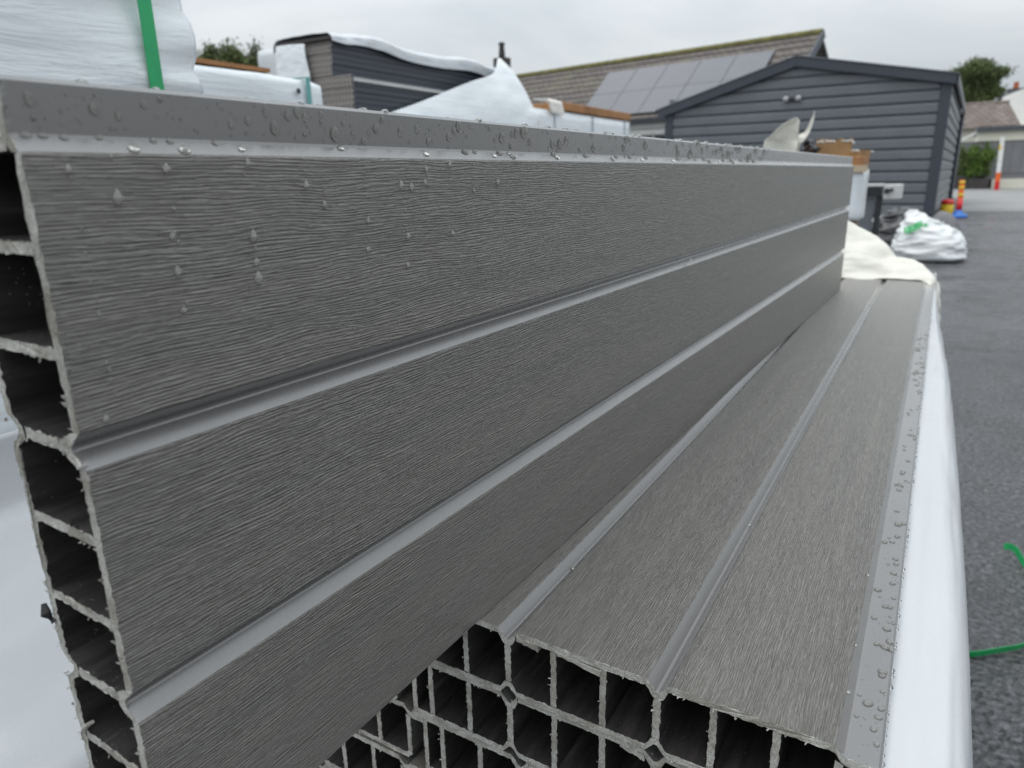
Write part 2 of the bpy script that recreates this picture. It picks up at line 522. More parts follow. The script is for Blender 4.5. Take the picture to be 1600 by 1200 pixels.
def catmull(P, n):
    """P: (m,k) control points -> n samples"""
    P = np.asarray(P, float); m = len(P)
    t = np.linspace(0, m - 1 - 1e-9, n)
    i = t.astype(int); f = (t - i)[:, None]
    if P.ndim == 3: f = f[..., None]
    g = lambda k: P[np.clip(k, 0, m - 1)]
    p0, p1, p2, p3 = g(i - 1), g(i), g(i + 1), g(i + 2)
    return 0.5 * (2 * p1 + (p2 - p0) * f + (2 * p0 - 5 * p1 + 4 * p2 - p3) * f ** 2 + (3 * p1 - p0 - 3 * p2 + p3) * f ** 3)
def sheet(name, ctrl, nu, nv, mat, amp=0.0, ns=(20, 20, 20), thick=0.0006, parent=None, fine=0.0, seed=0):
    """a sheet of film through a grid of control points, with creases, as a thin closed skin"""
    C = np.asarray(ctrl, float)
    A = catmull(C, nu)
    B = catmull(np.transpose(A, (1, 0, 2)), nv)
    B = np.transpose(B, (1, 0, 2))
    du = np.gradient(B, axis=0); dv = np.gradient(B, axis=1)
    nn = np.cross(du, dv); nn /= np.linalg.norm(nn, axis=2, keepdims=True) + 1e-12
    for a in range(nu):
        for b in range(nv):
            p = B[a, b]
            q = Vector((p[0] * ns[0] + seed, p[1] * ns[1], p[2] * ns[2]))
            h = amp * (1 - 2 * abs(noise.noise(q))) + fine * noise.noise(q * 4.1)
            B[a, b] = p + nn[a, b] * h
    mb = MB()
    mb.add(B.reshape(-1, 3), [(a * nv + b, (a + 1) * nv + b, (a + 1) * nv + b + 1, a * nv + b + 1) for a in range(nu - 1) for b in range(nv - 1)])
    o = mb.build(name, mat, parent, True)
    s = o.modifiers.new('thickness', 'SOLIDIFY'); s.thickness = thick; s.offset = 0
    return o
def wrapped_box(name, lo, hi, res, mat, parent, fn, round_=0.02):
    """film pulled round a pack: a fine box grid with rounded edges, then pushed by fn(p, n)"""
    lo = Vector(lo); hi = Vector(hi); d = hi - lo
    bm = bmesh.new()
    key = {}
    def vert(p):
        k = (round(p[0], 5), round(p[1], 5), round(p[2], 5))
        if k not in key: key[k] = bm.verts.new(p)
        return key[k]
    cnt = [max(2, int(d[i] / res[i])) for i in range(3)]
    for ax in range(3):
        u, v = (ax + 1) % 3, (ax + 2) % 3
        for side in (0, 1):
            for a in range(cnt[u]):
                for b in range(cnt[v]):
                    q = []
                    for (i, j) in ((0, 0), (1, 0), (1, 1), (0, 1)):
                        p = [0, 0, 0]
                        p[ax] = hi[ax] if side else lo[ax]
                        p[u] = lo[u] + d[u] * (a + i) / cnt[u]
                        p[v] = lo[v] + d[v] * (b + j) / cnt[v]
                        q.append(vert(tuple(p)))
                    bm.faces.new(q if side else q[::-1])
    for vt in bm.verts:
        p = vt.co.copy()
        c = Vector([min(max(p[i], lo[i] + round_), hi[i] - round_) for i in range(3)])
        n = (p - c)
        n = n.normalized() if n.length > 1e-9 else Vector((0, 0, 1))
        q = c + n * round_
        vt.co = q + n * fn(q, n)
    me = bpy.data.meshes.new(name)
    bm.to_mesh(me); bm.free()
    me.materials.append(mat)
    me.polygons.foreach_set('use_smooth', [True] * len(me.polygons))
    return link(name, me, parent)
def nz3(p, s, off=0.0):
    return noise.noise(Vector((p[0] * s[0] + off, p[1] * s[1] + off, p[2] * s[2] - off)))

# ------------------------------------------------------------------ ground
g = MB().add([(-400, -60, 0), (400, -60, 0), (400, 700, 0), (-400, 700, 0)], [(0, 1, 2, 3)]).build('ground', MATS['asphalt'])
tag(g, kind='structure')
g = MB().add([(0.55, 19.3, .004), (30, 30.5, .004), (60, 75, .004), (-3, 75, .004), (-3, 29, .004), (0.55, 29, .004)], [(0, 1, 2, 3, 4, 5)]).build('pavement', MATS['concrete'])
tag(g, kind='structure')

# ------------------------------------------------------------------ composite boards
ZF = 0.7676           # top of the stack
def thick_strip(top, th):
    """top: polyline left->right; returns closed polygon with the underside th below"""
    return top, [(u, v - th) for u, v in reversed(top)]
BOARD_L = 1.32
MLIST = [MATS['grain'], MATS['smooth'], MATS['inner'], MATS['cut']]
def extr(poly, y0, y1, seed, jit=0.08, step=1.1, rec=0.0):
    """poly: [(u mm, v mm, material of the edge to the next point)]; sawn end at y0 (m), other end y1"""
    r = random.Random(seed)
    pts, tags = [], []
    for i, (u, v, t) in enumerate(poly):
        u2_, v2_, _ = poly[(i + 1) % len(poly)]
        ln = math.hypot(u2_ - u, v2_ - v); k = max(1, int(ln / step))
        for j in range(k):
            pts.append((u + (u2_ - u) * j / k, v + (v2_ - v) * j / k)); tags.append(t)
    n = len(pts); sg = 1 if y1 > y0 else -1
    y0 = y0 + sg * rec * .001
    mb = MB()
    ring0 = []
    for (u, v) in pts:
        b = 1.0 if r.random() > 0.06 else 2.0
        ring0.append(((u + r.gauss(0, jit) * b) * .001, y0 + sg * r.gauss(0, 0.14) * .001, (v + r.gauss(0, jit) * b) * .001))
    ring1 = [(u * .001, y0 + sg * .0013, v * .001) for u, v in pts]
    mb.add(ring0 + ring1, [])
    o = 0
    for i in range(n):
        j = (i + 1) % n
        mb.f.append((i, j, n + j, n + i)); mb.m.append(tags[i])
    # long body: only the polygon's own corners
    base = len(mb.v)
    ci = []
    k = 0
    for i, (u, v, t) in enumerate(poly):
        u2_, v2_, _ = poly[(i + 1) % len(poly)]
        ci.append(k); k += max(1, int(math.hypot(u2_ - u, v2_ - v) / step))
    m = len(poly)
    mb.add([(u * .001, y1, v * .001) for u, v, _ in poly], [])
    for i in range(m):
        j = (i + 1) % m
        a, b = ci[i], ci[j]
        mid = [n + q for q in (range(a, b + 1) if b > a else list(range(a, n)) + list(range(0, b + 1)))]
        mb.f.append(tuple(mid) + (base + j, base + i)); mb.m.append(poly[i][2])
    mb.f.append(tuple(range(n))); mb.m.append(3)
    mb.f.append(tuple(range(base, base + m))[::-1]); mb.m.append(3)
    return mb
RIBS = [-43.6, -21.8, 21.9, 43.9, 87.2, 109.0]
def board_meshes(y0, y1, seed):
    """the hollow profile cut into its parts; u across, v through the thickness, in mm"""
    parts = []
    def P(name, poly, rec=0.0, jit=0.08):
        parts.append((name, extr(poly, y0, y1, seed * 97 + len(parts), jit, 1.1, rec).mesh(name, MLIST)))
    def panel(u0, u1, name='panel'):
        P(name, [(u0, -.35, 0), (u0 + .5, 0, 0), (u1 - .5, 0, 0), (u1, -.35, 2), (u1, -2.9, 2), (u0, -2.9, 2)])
    panel(-60.9, -4.2); panel(4.2, 61.8); panel(70.2, 127.3)
    for c in (0, 66):
        P('groove', [(c - 4.2, -.25, 1), (c - .6, -4.2, 1), (c - .1, -4.5, 1), (c + .5, -4.5, 1), (c + 1.0, -4.2, 1), (c + 4.2, -.25, 2),
                     (c + 4.2, -3.0, 2), (c + 2.4, -7.2, 2), (c - 1.6, -7.2, 2), (c - 4.2, -3.0, 2)], -.12)
    P('flange', [(127.3, -.3, 1), (130.0, -3.1, 1), (130.8, -3.4, 1), (140.3, -3.4, 1), (141.2, -4.2, 1), (141.2, -6.2, 1), (140.4, -6.9, 1), (131.0, -6.9, 2), (129.4, -5.8, 2), (127.3, -3.0, 2)], -.1)
    P('back_wall', [(-55, -30.2, 2), (-4, -30.2, 2), (-1.5, -26, 2), (1.5, -26, 2), (4, -30.2, 2), (62, -30.2, 2), (64.5, -26, 2), (67.5, -26, 2), (70, -30.2, 2),
                    (126.2, -30.2, 2), (128, -28.2, 2), (130.3, -29.2, 1), (130.3, -30, 1), (127.3, -33, 1), (70.2, -33, 1), (66.8, -28.8, 1), (65.2, -28.8, 1), (61.8, -33, 1), (4.2, -33, 1), (.8, -28.8, 1), (-.8, -28.8, 1), (-4.2, -33, 1), (-55, -33, 1)], .1)
    P('side_wall', [(127.6, -6.0, 2), (130.3, -6.95, 1), (130.3, -28.2, 2), (127.6, -28.2, 2)], .2)
    P('side_wall', [(-55, -2.9, 2), (-52.4, -2.9, 2), (-52.4, -30.2, 2), (-55, -30.2, 1)], .2)
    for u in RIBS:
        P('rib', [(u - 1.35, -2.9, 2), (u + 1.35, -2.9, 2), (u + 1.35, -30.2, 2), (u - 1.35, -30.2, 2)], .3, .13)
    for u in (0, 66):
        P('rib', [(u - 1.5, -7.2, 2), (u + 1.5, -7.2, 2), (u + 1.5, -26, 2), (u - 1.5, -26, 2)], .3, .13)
    return parts
def burrs(seed, y, n=90, sg=1):
    """torn fibres and flakes left by the saw along the cell edges"""
    r = random.Random(seed); mb = MB()
    for k in range(n):
        t = r.random()
        if t < .35:
            u, v = r.uniform(-50, 126), -2.9
            du, dv = r.uniform(-.6, .6), -r.uniform(.2, 1.1)
        elif t < .75:
            u0 = r.choice(RIBS + [0, 66]); s = r.choice((-1, 1)); u, v = u0 + s * 1.35, r.uniform(-28, -5)
            du, dv = s * r.uniform(.2, .9), r.uniform(-.7, .5)
        else:
            u, v = r.uniform(-50, 126), -33
            du, dv = r.uniform(-.8, .8), -r.uniform(.2, .9)
        wd = r.uniform(.15, .55)
        dy = -sg * r.uniform(0, .8)
        a = [(u - wd, y * 1000, v), (u + wd, y * 1000, v + r.uniform(-.4, .4)), (u + du + wd * .4, y * 1000 + dy, v + dv), (u + du - wd * .3, y * 1000 + dy * .6, v + dv * .8)]
        th = .25 * sg
        b = [(p[0], p[1] + th, p[2]) for p in a]
        mb.add([(p[0] * .001, p[1] * .001, p[2] * .001) for p in a + b], [(0, 1, 2, 3), (7, 6, 5, 4), (0, 4, 5, 1), (1, 5, 6, 2), (2, 6, 7, 3), (3, 7, 4, 0)])
    return mb.mesh('burrs', MATS['cut'])
def flakes(spots, seed):
    """curled strips of core peeled loose under the top skin of a cell: (u0, u1, drop)"""
    r = random.Random(seed); mb = MB()
    for (u0, u1, drop) in spots:
        n = 9; top, bot = [], []
        for k in range(n):
            f = k / (n - 1); u = u0 + (u1 - u0) * f
            top.append((u, -2.6 - drop * f * .55)); bot.append((u + r.uniform(-.3, .3), -3.3 - drop * f - r.uniform(0, .8)))
        poly = top + bot[::-1]
        mb.prism([(a * .001, b * .001) for a, b in poly], 1, -.0006, .006)
    return mb.mesh('peeled_flake', MATS['cut'])
variants = [board_meshes(0, BOARD_L, s) for s in (1, 2, 3)]
bur = [burrs(s, -.0002, 42) for s in (11, 12, 13)]
def place_board(origin, var, label, group):
    e = empty('composite_board', origin)
    tag(e, label, 'board', group)
    for nme, me in variants[var]:
        link(nme, me, e)
    tag(link('burrs', bur[var], e), kind='stuff')
    return e
ORD = ['top', 'second', 'third', 'fourth', 'fifth', 'sixth', 'seventh', 'eighth']
shift = [(0, -.0012), (-.0003, 0), (.0042, .0006), (.0006, -.0005), (-.002, .001), (.001, 0), (-.001, .001), (0, 0)]
NL = 8
for k in range(NL):
    z = ZF - k * .0334
    lab = ('grey grooved composite board lying flat on top of the stack' if k == 0 else
           '%s board down in the right column of the hollow composite stack' % ORD[k])
    b = place_board((shift[k][0], shift[k][1], z), k % 3, lab, 'boards stacked flat in the pack')
    if k == 0:
        link('peeled_flake', flakes([(5, 15, 1.6), (24, 43, 2.4)], 3), b)
    if k == 1:
        link('peeled_flake', flakes([(52, 62, 1.8)], 4), b)
    place_board((-.1948 + shift[(k + 3) % 8][0] * .6 + (.004 if k == 2 else 0), shift[(k + 2) % 8][1] + .001, z), (k + 1) % 3,
                '%s board down in the left column of the stack behind the standing board' % ORD[k] if k else
                'top board of the left column, hidden behind the standing board', 'boards stacked flat in the pack')

# the board standing on edge
ANG = 0.0253
SL = 1.1555
dS = Vector((math.sin(ANG), math.cos(ANG), 0)); nS = Vector((math.cos(ANG), -math.sin(ANG), 0))
O_S = Vector((-.0129, 0, 0)) + dS * -.144          # near bottom corner of its face (at stack height)
far = O_S + dS * SL
stand = empty('composite_board')
stand.matrix_world = Matrix(((0, -dS.x, nS.x, far.x), (0, -dS.y, nS.y, far.y), (1, 0, 0, ZF + .0609 + .0006), (0, 0, 0, 1)))
tag(stand, 'dark grey woodgrain composite board standing on edge, beaded with rain', 'board')
for nme, me in board_meshes(SL, 0, 9):
    link(nme, me, stand)
tag(link('burrs', burrs(19, SL + .0002, 45, -1), stand), kind='stuff')
# ragged fibres along the back of the sawn end
mb = MB(); r = random.Random(5)
for k in range(46):
    u = r.uniform(-60, 60); l_ = r.uniform(.6, 3.0); wd = r.uniform(.12, .35)
    p0 = Vector((u, SL * 1000 - r.uniform(0, .6), -33)); p1 = p0 + Vector((r.uniform(-1.2, .4), r.uniform(-.6, .8), -l_))
    mb.tube([p0 * .001, (p0 * .5 + p1 * .5 + Vector((r.uniform(-.4, .4), 0, 0))) * .001, p1 * .001], [wd * .001, wd * .0007, wd * .0003], 5)
tag(mb.build('fibres', MATS['cut'], stand), kind='stuff')
mb = MB()      # a dark chip and a loose sliver of core at the cut
mb.tube([(.013 , SL + .0002, -.0325), (.015, SL + .001, -.0345), (.0175, SL + .0006, -.0355)], [.0009, .0013, .0006], 7)
mb.build('chip', MATS['inner'], stand)
mb = MB()
mb.tube([(-.0195, SL, -.0300), (-.0165, SL + .0012, -.0262), (-.0135, SL + .0008, -.0225)], [.0009, .0008, .0005], 6)
mb.build('sliver', MATS['cut'], stand)

# ------------------------------------------------------------------ under and around the stack
low = empty('wrapped_bundle', (0, 0, 0))
tag(low, 'white wrapped bundle of boards under the hollow boards of the stack', 'bundle')
wrapped_box('wrap', (-.262, .012, .10), (.134, 1.305, ZF - NL * .0334), (.04, .06, .03), MATS['film_white'], low,
            lambda p, n: .003 * nz3(p, (14, 9, 20)), .012)
for y in (.15, .65, 1.15):
    MB().box((-.255, y - .04, 0), (.125, y + .04, .102)).build('bearer', MATS['wood'], low, bevel=.004)

ys = [-.16, .02, .10, .25, .40, .55, .72, .87, 1.02, 1.16, 1.27, 1.36]
xs = [.166, .1705, .1715, .1705, .1690, .1665, .1615, .156, .1515, .1475, .146, .144]
ctrl = []
for y, x in zip(ys, xs):
    z = ZF
    ctrl.append([(.1330, y, z - .024), (.1385, y, z - .0095), (.1425, y, z - .0085), (.1425 + (x - .1425) * .42, y, z - .0085), (x - .005 - .1 * (x - .1425), y, z - .0115), (x - .0012, y, z - .022), (x, y, z - .042),
                 (x - .001, y, z - .12), (x + .003, y + .01, .42), (x + .002, y, .20), (x + .008, y, .05), (x + .03, y, .006)])
o = sheet('plastic_wrap', ctrl, 150, 90, MATS['film_white'], .0008, (60, 5, 45), .0007, None, .0004)
tag(o, 'white plastic wrap hanging down the right side of the board stack', 'plastic wrap')

ctrl = []
for y, dz in ((-.75, -.02), (-.45, .0), (-.2, .01), (0, 0), (.2, .01), (.45, .0), (.9, 0)):
    ctrl.append([(-.262, y, .34), (-.266, y, .52 + dz), (-.285, y, .585 + dz), (-.33, y, .615 - dz), (-.39, y, .64 + dz), (-.45, y, .675), (-.485, y, .70 + dz), (-.494, y, .76)])
o = sheet('plastic_wrap', ctrl, 70, 60, MATS['film_white'], .006, (9, 5, 9), .0007, None, .0015, 3)
tag(o, 'loose white plastic sheet sagging left of the standing board, under its open cells', 'plastic wrap')

# cream sheet folded back over the far end of the stack
cz = ZF
ctrl = [
    [(-.16, 1.150, cz + .004), (-.06, 1.155, cz + .003), (-.004, 1.158, cz + .003), (.031, 1.150, cz + .0015), (.066, 1.165, cz + .003), (.100, 1.165, cz + .003), (.126, 1.160, cz + .002), (.143, 1.130, cz - .010), (.150, 1.125, cz - .05), (.150, 1.13, cz - .16)],
    [(-.16, 1.172, cz + .040), (-.06, 1.178, cz + .030), (-.004, 1.178, cz + .024), (.033, 1.175, cz + .012), (.068, 1.182, cz + .006), (.102, 1.178, cz + .010), (.129, 1.170, cz + .008), (.145, 1.155, cz - .008), (.153, 1.15, cz - .05), (.153, 1.15, cz - .16)],
    [(-.16, 1.190, cz + .085), (-.06, 1.200, cz + .062), (-.006, 1.195, cz + .047), (.038, 1.197, cz + .032), (.076, 1.200, cz + .014), (.104, 1.195, cz + .020), (.130, 1.185, cz + .014), (.146, 1.175, cz - .004), (.155, 1.17, cz - .05), (.155, 1.17, cz - .16)],
    [(-.16, 1.225, cz + .098), (-.06, 1.235, cz + .078), (-.010, 1.235, cz + .058), (.040, 1.225, cz + .036), (.080, 1.220, cz + .020), (.108, 1.212, cz + .030), (.130, 1.200, cz + .018), (.147, 1.195, cz - .004), (.157, 1.19, cz - .05), (.157, 1.19, cz - .16)],
    [(-.16, 1.265, cz + .118), (-.06, 1.275, cz + .108), (-.016, 1.280, cz + .093), (.031, 1.270, cz + .066), (.076, 1.245, cz + .035), (.108, 1.232, cz + .031), (.131, 1.220, cz + .014), (.149, 1.215, cz - .010), (.158, 1.21, cz - .06), (.158, 1.21, cz - .16)],
    [(-.16, 1.310, cz + .085), (-.06, 1.320, cz + .080), (-.010, 1.325, cz + .070), (.034, 1.315, cz + .045), (.078, 1.285, cz + .020), (.108, 1.262, cz + .012), (.132, 1.255, cz - .004), (.150, 1.25, cz - .03), (.158, 1.25, cz - .08), (.158, 1.25, cz - .18)],
    [(-.16, 1.350, cz - .02), (-.06, 1.355, cz - .02), (-.004, 1.352, cz - .02), (.036, 1.345, cz - .02), (.080, 1.340, cz - .02), (.110, 1.335, cz - .03), (.133, 1.33, cz - .04), (.150, 1.32, cz - .07), (.157, 1.31, cz - .12), (.157, 1.31, cz - .2)],
    [(-.16, 1.365, cz - .30), (-.06, 1.365, cz - .30), (-.004, 1.362, cz - .30), (.036, 1.36, cz - .30), (.080, 1.36, cz - .30), (.110, 1.36, cz - .3), (.133, 1.355, cz - .3), (.150, 1.35, cz - .3), (.157, 1.34, cz - .3), (.157, 1.33, cz - .35)]]
o = sheet('plastic_sheet', ctrl, 90, 110, MATS['film_cream'], .0050, (13, 20, 30), .0008, None, .0016, 5)
tag(o, 'creamy white plastic sheet crumpled over the far end of the stack', 'plastic sheet')

# ------------------------------------------------------------------ wrapped packs to the left
def strap_ring(parent, lo, hi, y, wd, mat, off=.004):
    x0, z0, x1, z1 = lo[0] - off, lo[2], hi[0] + off, hi[2] - .003
    t = .0016
    mb = MB()
    mb.box((x1 - t, y - wd / 2, z0), (x1, y + wd / 2, z1)); mb.box((x0, y - wd / 2, z0), (x0 + t, y + wd / 2, z1))
    mb.box((x0 + t, y - wd / 2, z1 - t), (x1 - t, y + wd / 2, z1))
    return mb.build('strap', mat, parent)
def f1(p, n):
    # p is local to the pack; pleats gather towards the strap and run on to the far corner
    k = max(0.0, min(1.0, (p[1] - .40) / .085))
    b = .0016 * nz3(p, (5, 4, 3)) + .0014 * nz3(p, (12, 9, 10), 3)
    zz = p[2] + .10 * (p[1] - .5) * nz3(p, (1, 4, 7), 2)
    wv = 1 - 3.4 * abs(nz3((0, p[1], zz), (6, 3.0, 30), 7))
    w2 = 1 - 3.0 * abs(nz3((0, p[1], zz), (6, 5, 64), 11))
    return b + k * (.0105 * max(wv, -.5) + .0055 * max(w2, -.4)) * max(0.0, n[0])
pk = empty('wrapped_pack', (-.85, -.3, 0))
lo, hi = (-.35, -.6, .10), (.350, .561, 1.9)
tag(pk, 'tall pale blue wrapped pack with bright green strap at the left edge', 'wrapped pack', 'film-wrapped packs in the yard')
wrapped_box('wrap', lo, hi, (.05, .012, .010), MATS['film_blue'], pk, f1, .014)
strap_ring(pk, lo, hi, .505, .0125, MATS['strap'], .0165)
for y in (-.4, .35):
    MB().box((-.34, y - .05, 0), (.34, y + .05, .098)).build('bearer', MATS['wood'], pk, bevel=.004)

pk = empty('wrapped_pack', (-1.5, .2, 0))
lo, hi = (-.40, -.8, .10), (.40, .862, 1.172)
tag(pk, 'low pale wrapped pack with teal strap, behind the tall strapped pack', 'wrapped pack', 'film-wrapped packs in the yard')
wrapped_box('wrap', lo, hi, (.05, .02, .02), MATS['film_blue'], pk,
            lambda p, n: .006 * nz3(p, (6, 5, 7)) + .003 * nz3(p, (20, 14, 22), 3) - (.012 * max(0, (p[1] - .80) / .06)), .022)
strap_ring(pk, lo, hi, .786, .012, MATS['strap_teal'], .0055)
MB().box((-.38, -.75, 1.1705), (.386, .70, 1.1785)).build('cover_board', MATS['timber'], pk)
MB().lathe([(.002, -.0005), (.006, 0), (.006, .0008), (.002, .001)], 12).build('hole_mark', MATS['dark'], pk).matrix_local = Matrix.Translation((.4035, .757, 1.138)) @ Matrix.Rotation(math.radians(90), 4, 'Y')
for y in (-.6, 0, .6):
    MB().box((-.39, y - .05, 0), (.39, y + .05, .098)).build('bearer', MATS['wood'], pk, bevel=.004)

pk = empty('wrapped_pack', (-3.40, 3.72, 0))
lo, hi = (-.43, -.5, .1), (.40, .5, 1.78)
tag(pk, 'pale wrapped pack behind the low pack, left of the dark boards', 'wrapped pack', 'film-wrapped packs in the yard')
wrapped_box('wrap', lo, hi, (.05, .05, .05), MATS['film_cap'], pk, lambda p, n: .008 * nz3(p, (5, 5, 6)), .03)
for y in (-.4, .4):
    MB().box((-.44, y - .05, 0), (.44, y + .05, .098)).build('bearer', MATS['wood'], pk, bevel=.004)

# dark board bundles with a white cover
db = empty('board_pack', (-2.2, 2.03, 0))
tag(db, 'dark board pack with cellular ends under a white plastic cover', 'board pack')
def slat_mesh(x0, x1, z0, z1, ln):
    mb = MB()
    mb.box((x0, 0, z0), (x1, ln, z1))
    mb.m[2] = 1       # the end that faces the camera shows the hollow cells
    return mb.mesh('board', [MATS['trim'], MATS['ends']])
h = .0215
me_l = slat_mesh(-.13, .285, 0, h - .0022, 1.42)
me_u = slat_mesh(-.107, .180, 0, h - .0022, 1.42)
for k in range(16):
    link('board', me_l, db, (random.uniform(-.003, .003), random.uniform(-.006, .006), 1.352 - h * (k + 1)))
MB().box((-.12, .02, .10), (.275, 1.40, 1.352 - h * 16 - .003)).build('lower_boards', MATS['trim'], db)
for y in (.2, .7, 1.2):
    MB().box((-.12, y - .05, 0), (.26, y + .05, .098)).build('bearer', MATS['wood'], db, bevel=.004)
for k in range(6):
    link('board', me_u, db, (random.uniform(-.003, .003), random.uniform(-.006, .006), 1.3545 + h * k))
MB().box((-.112, -.012, 1.4845), (.19, 1.43, 1.497)).build('cover_board', [MATS['pot']], db)
# rail that ties the lower bundle
MB().box((.286, .0, 1.325), (.293, 1.42, 1.338)).build('edge_strip', MATS['metal'], db)

ctrl = []
for y, a, bz in ((2.02, .006, .02), (2.10, .010, .03), (2.18, .012, .034), (2.30, .016, .044), (2.5, .014, .045), (2.75, .014, .048), (3.0, .018, .055), (3.2, .020, .06), (3.42, .02, .08), (3.50, -.03, .1)):
    zt = 1.506 + a + .012 * math.sin(y * 9) * (y > 2.15)
    ctrl.append([(-2.335, y, zt - .05), (-2.33, y, zt - .02), (-2.30, y, zt), (-2.2, y, zt + .004), (-2.04, y, zt), (-2.006, y, zt - .012), (-1.999, y, zt - .025), (-1.996, y, zt - bz - .012)])
o = sheet('plastic_cover', ctrl, 80, 50, MATS['film_cap'], .004, (10, 7, 10), .001, None, .002, 2)
tag(o, 'white plastic cover laid along the top of the dark board pack', 'plastic cover')
ctrl = []
P0 = [(-2.31, 2.012, 1.484), (-2.22, 2.010, 1.482), (-2.145, 2.012, 1.478)]
P1 = [(-2.31, 2.006, 1.42), (-2.22, 2.004, 1.42), (-2.135, 2.008, 1.42)]
P2 = [(-2.31, 2.004, 1.33), (-2.22, 2.0, 1.33), (-2.120, 2.006, 1.35)]
P3 = [(-2.31, 2.002, 1.2), (-2.22, 1.998, 1.2), (-2.118, 2.002, 1.22)]
o = sheet('plastic_flap', [P0, P1, P2, P3], 24, 20, MATS['film_blue'], .004, (20, 8, 20), .0008, None, .002, 4)
tag(o, 'white plastic flap hanging over the end of the dark board pack', 'plastic flap')
# cover that hangs off its far corner
ctrl = [
    [(-1.885, 2.20, 1.215), (-1.885, 2.45, 1.285), (-1.885, 2.81, 1.392), (-1.89, 3.02, 1.450), (-1.93, 3.14, 1.535), (-2.0, 3.34, 1.530), (-2.08, 3.50, 1.50)],
    [(-1.870, 2.28, 1.19), (-1.865, 2.52, 1.245), (-1.865, 2.84, 1.340), (-1.870, 3.04, 1.415), (-1.89, 3.17, 1.490), (-1.96, 3.36, 1.470), (-2.04, 3.50, 1.43)],
    [(-1.855, 2.40, 1.14), (-1.845, 2.62, 1.19), (-1.840, 2.88, 1.27), (-1.835, 3.07, 1.345), (-1.85, 3.22, 1.410), (-1.90, 3.38, 1.370), (-2.0, 3.50, 1.33)],
    [(-1.845, 2.50, 1.06), (-1.830, 2.70, 1.10), (-1.825, 2.92, 1.17), (-1.805, 3.10, 1.255), (-1.82, 3.27, 1.310), (-1.87, 3.43, 1.26), (-1.97, 3.52, 1.2)],
    [(-1.84, 2.55, .85), (-1.825, 2.74, .88), (-1.82, 2.95, .95), (-1.79, 3.14, 1.06), (-1.80, 3.31, 1.16), (-1.85, 3.46, 1.10), (-1.95, 3.54, 1.0)],
    [(-1.83, 2.56, .3), (-1.82, 2.75, .3), (-1.81, 2.97, .3), (-1.78, 3.16, .3), (-1.79, 3.33, .3), (-1.84, 3.48, .3), (-1.94, 3.55, .3)]]
o = sheet('plastic_cover', ctrl, 60, 70, MATS['film_blue'], .009, (3.2, 2.2, 3.6), .001, None, .002, 8)
tag(o, 'white plastic cover hanging in folds off the far corner of the dark pack', 'plastic cover')

# pack with the timber edge
pk = empty('wrapped_pack', (-2.4, 4.45, 0))
lo, hi = (-.40, -.9, .10), (.40, .735, 1.345)
tag(pk, 'pale blue wrapped pack with orange timber along its top edge', 'wrapped pack', 'film-wrapped packs in the yard')
wrapped_box('wrap', lo, hi, (.06, .05, .05), MATS['film_blue'], pk, lambda p, n: .004 * nz3(p, (5, 4, 6)), .015)
for y in (.03 - .57, .03, .615):
    strap_ring(pk, lo, hi, y, .016, MATS['strap_grey'], .006)
MB().box((-.39, -.42, 1.351), (.402, .735, 1.402)).build('timber_edge', MATS['timber'], pk, bevel=.004)
sheet('corner_flap', [[(.30, -.64, 1.408), (.30, -.45, 1.405)], [(.400, -.645, 1.402), (.400, -.46, 1.40)], [(.410, -.63, 1.36), (.412, -.44, 1.35)], [(.413, -.61, 1.325), (.414, -.43, 1.32)]], 14, 8, MATS['torn'], .003, (20, 20, 20), .001, pk)
for y in (-.7, 0, .6):
    MB().box((-.39, y - .05, 0), (.39, y + .05, .098)).build('bearer', MATS['wood'], pk, bevel=.004)

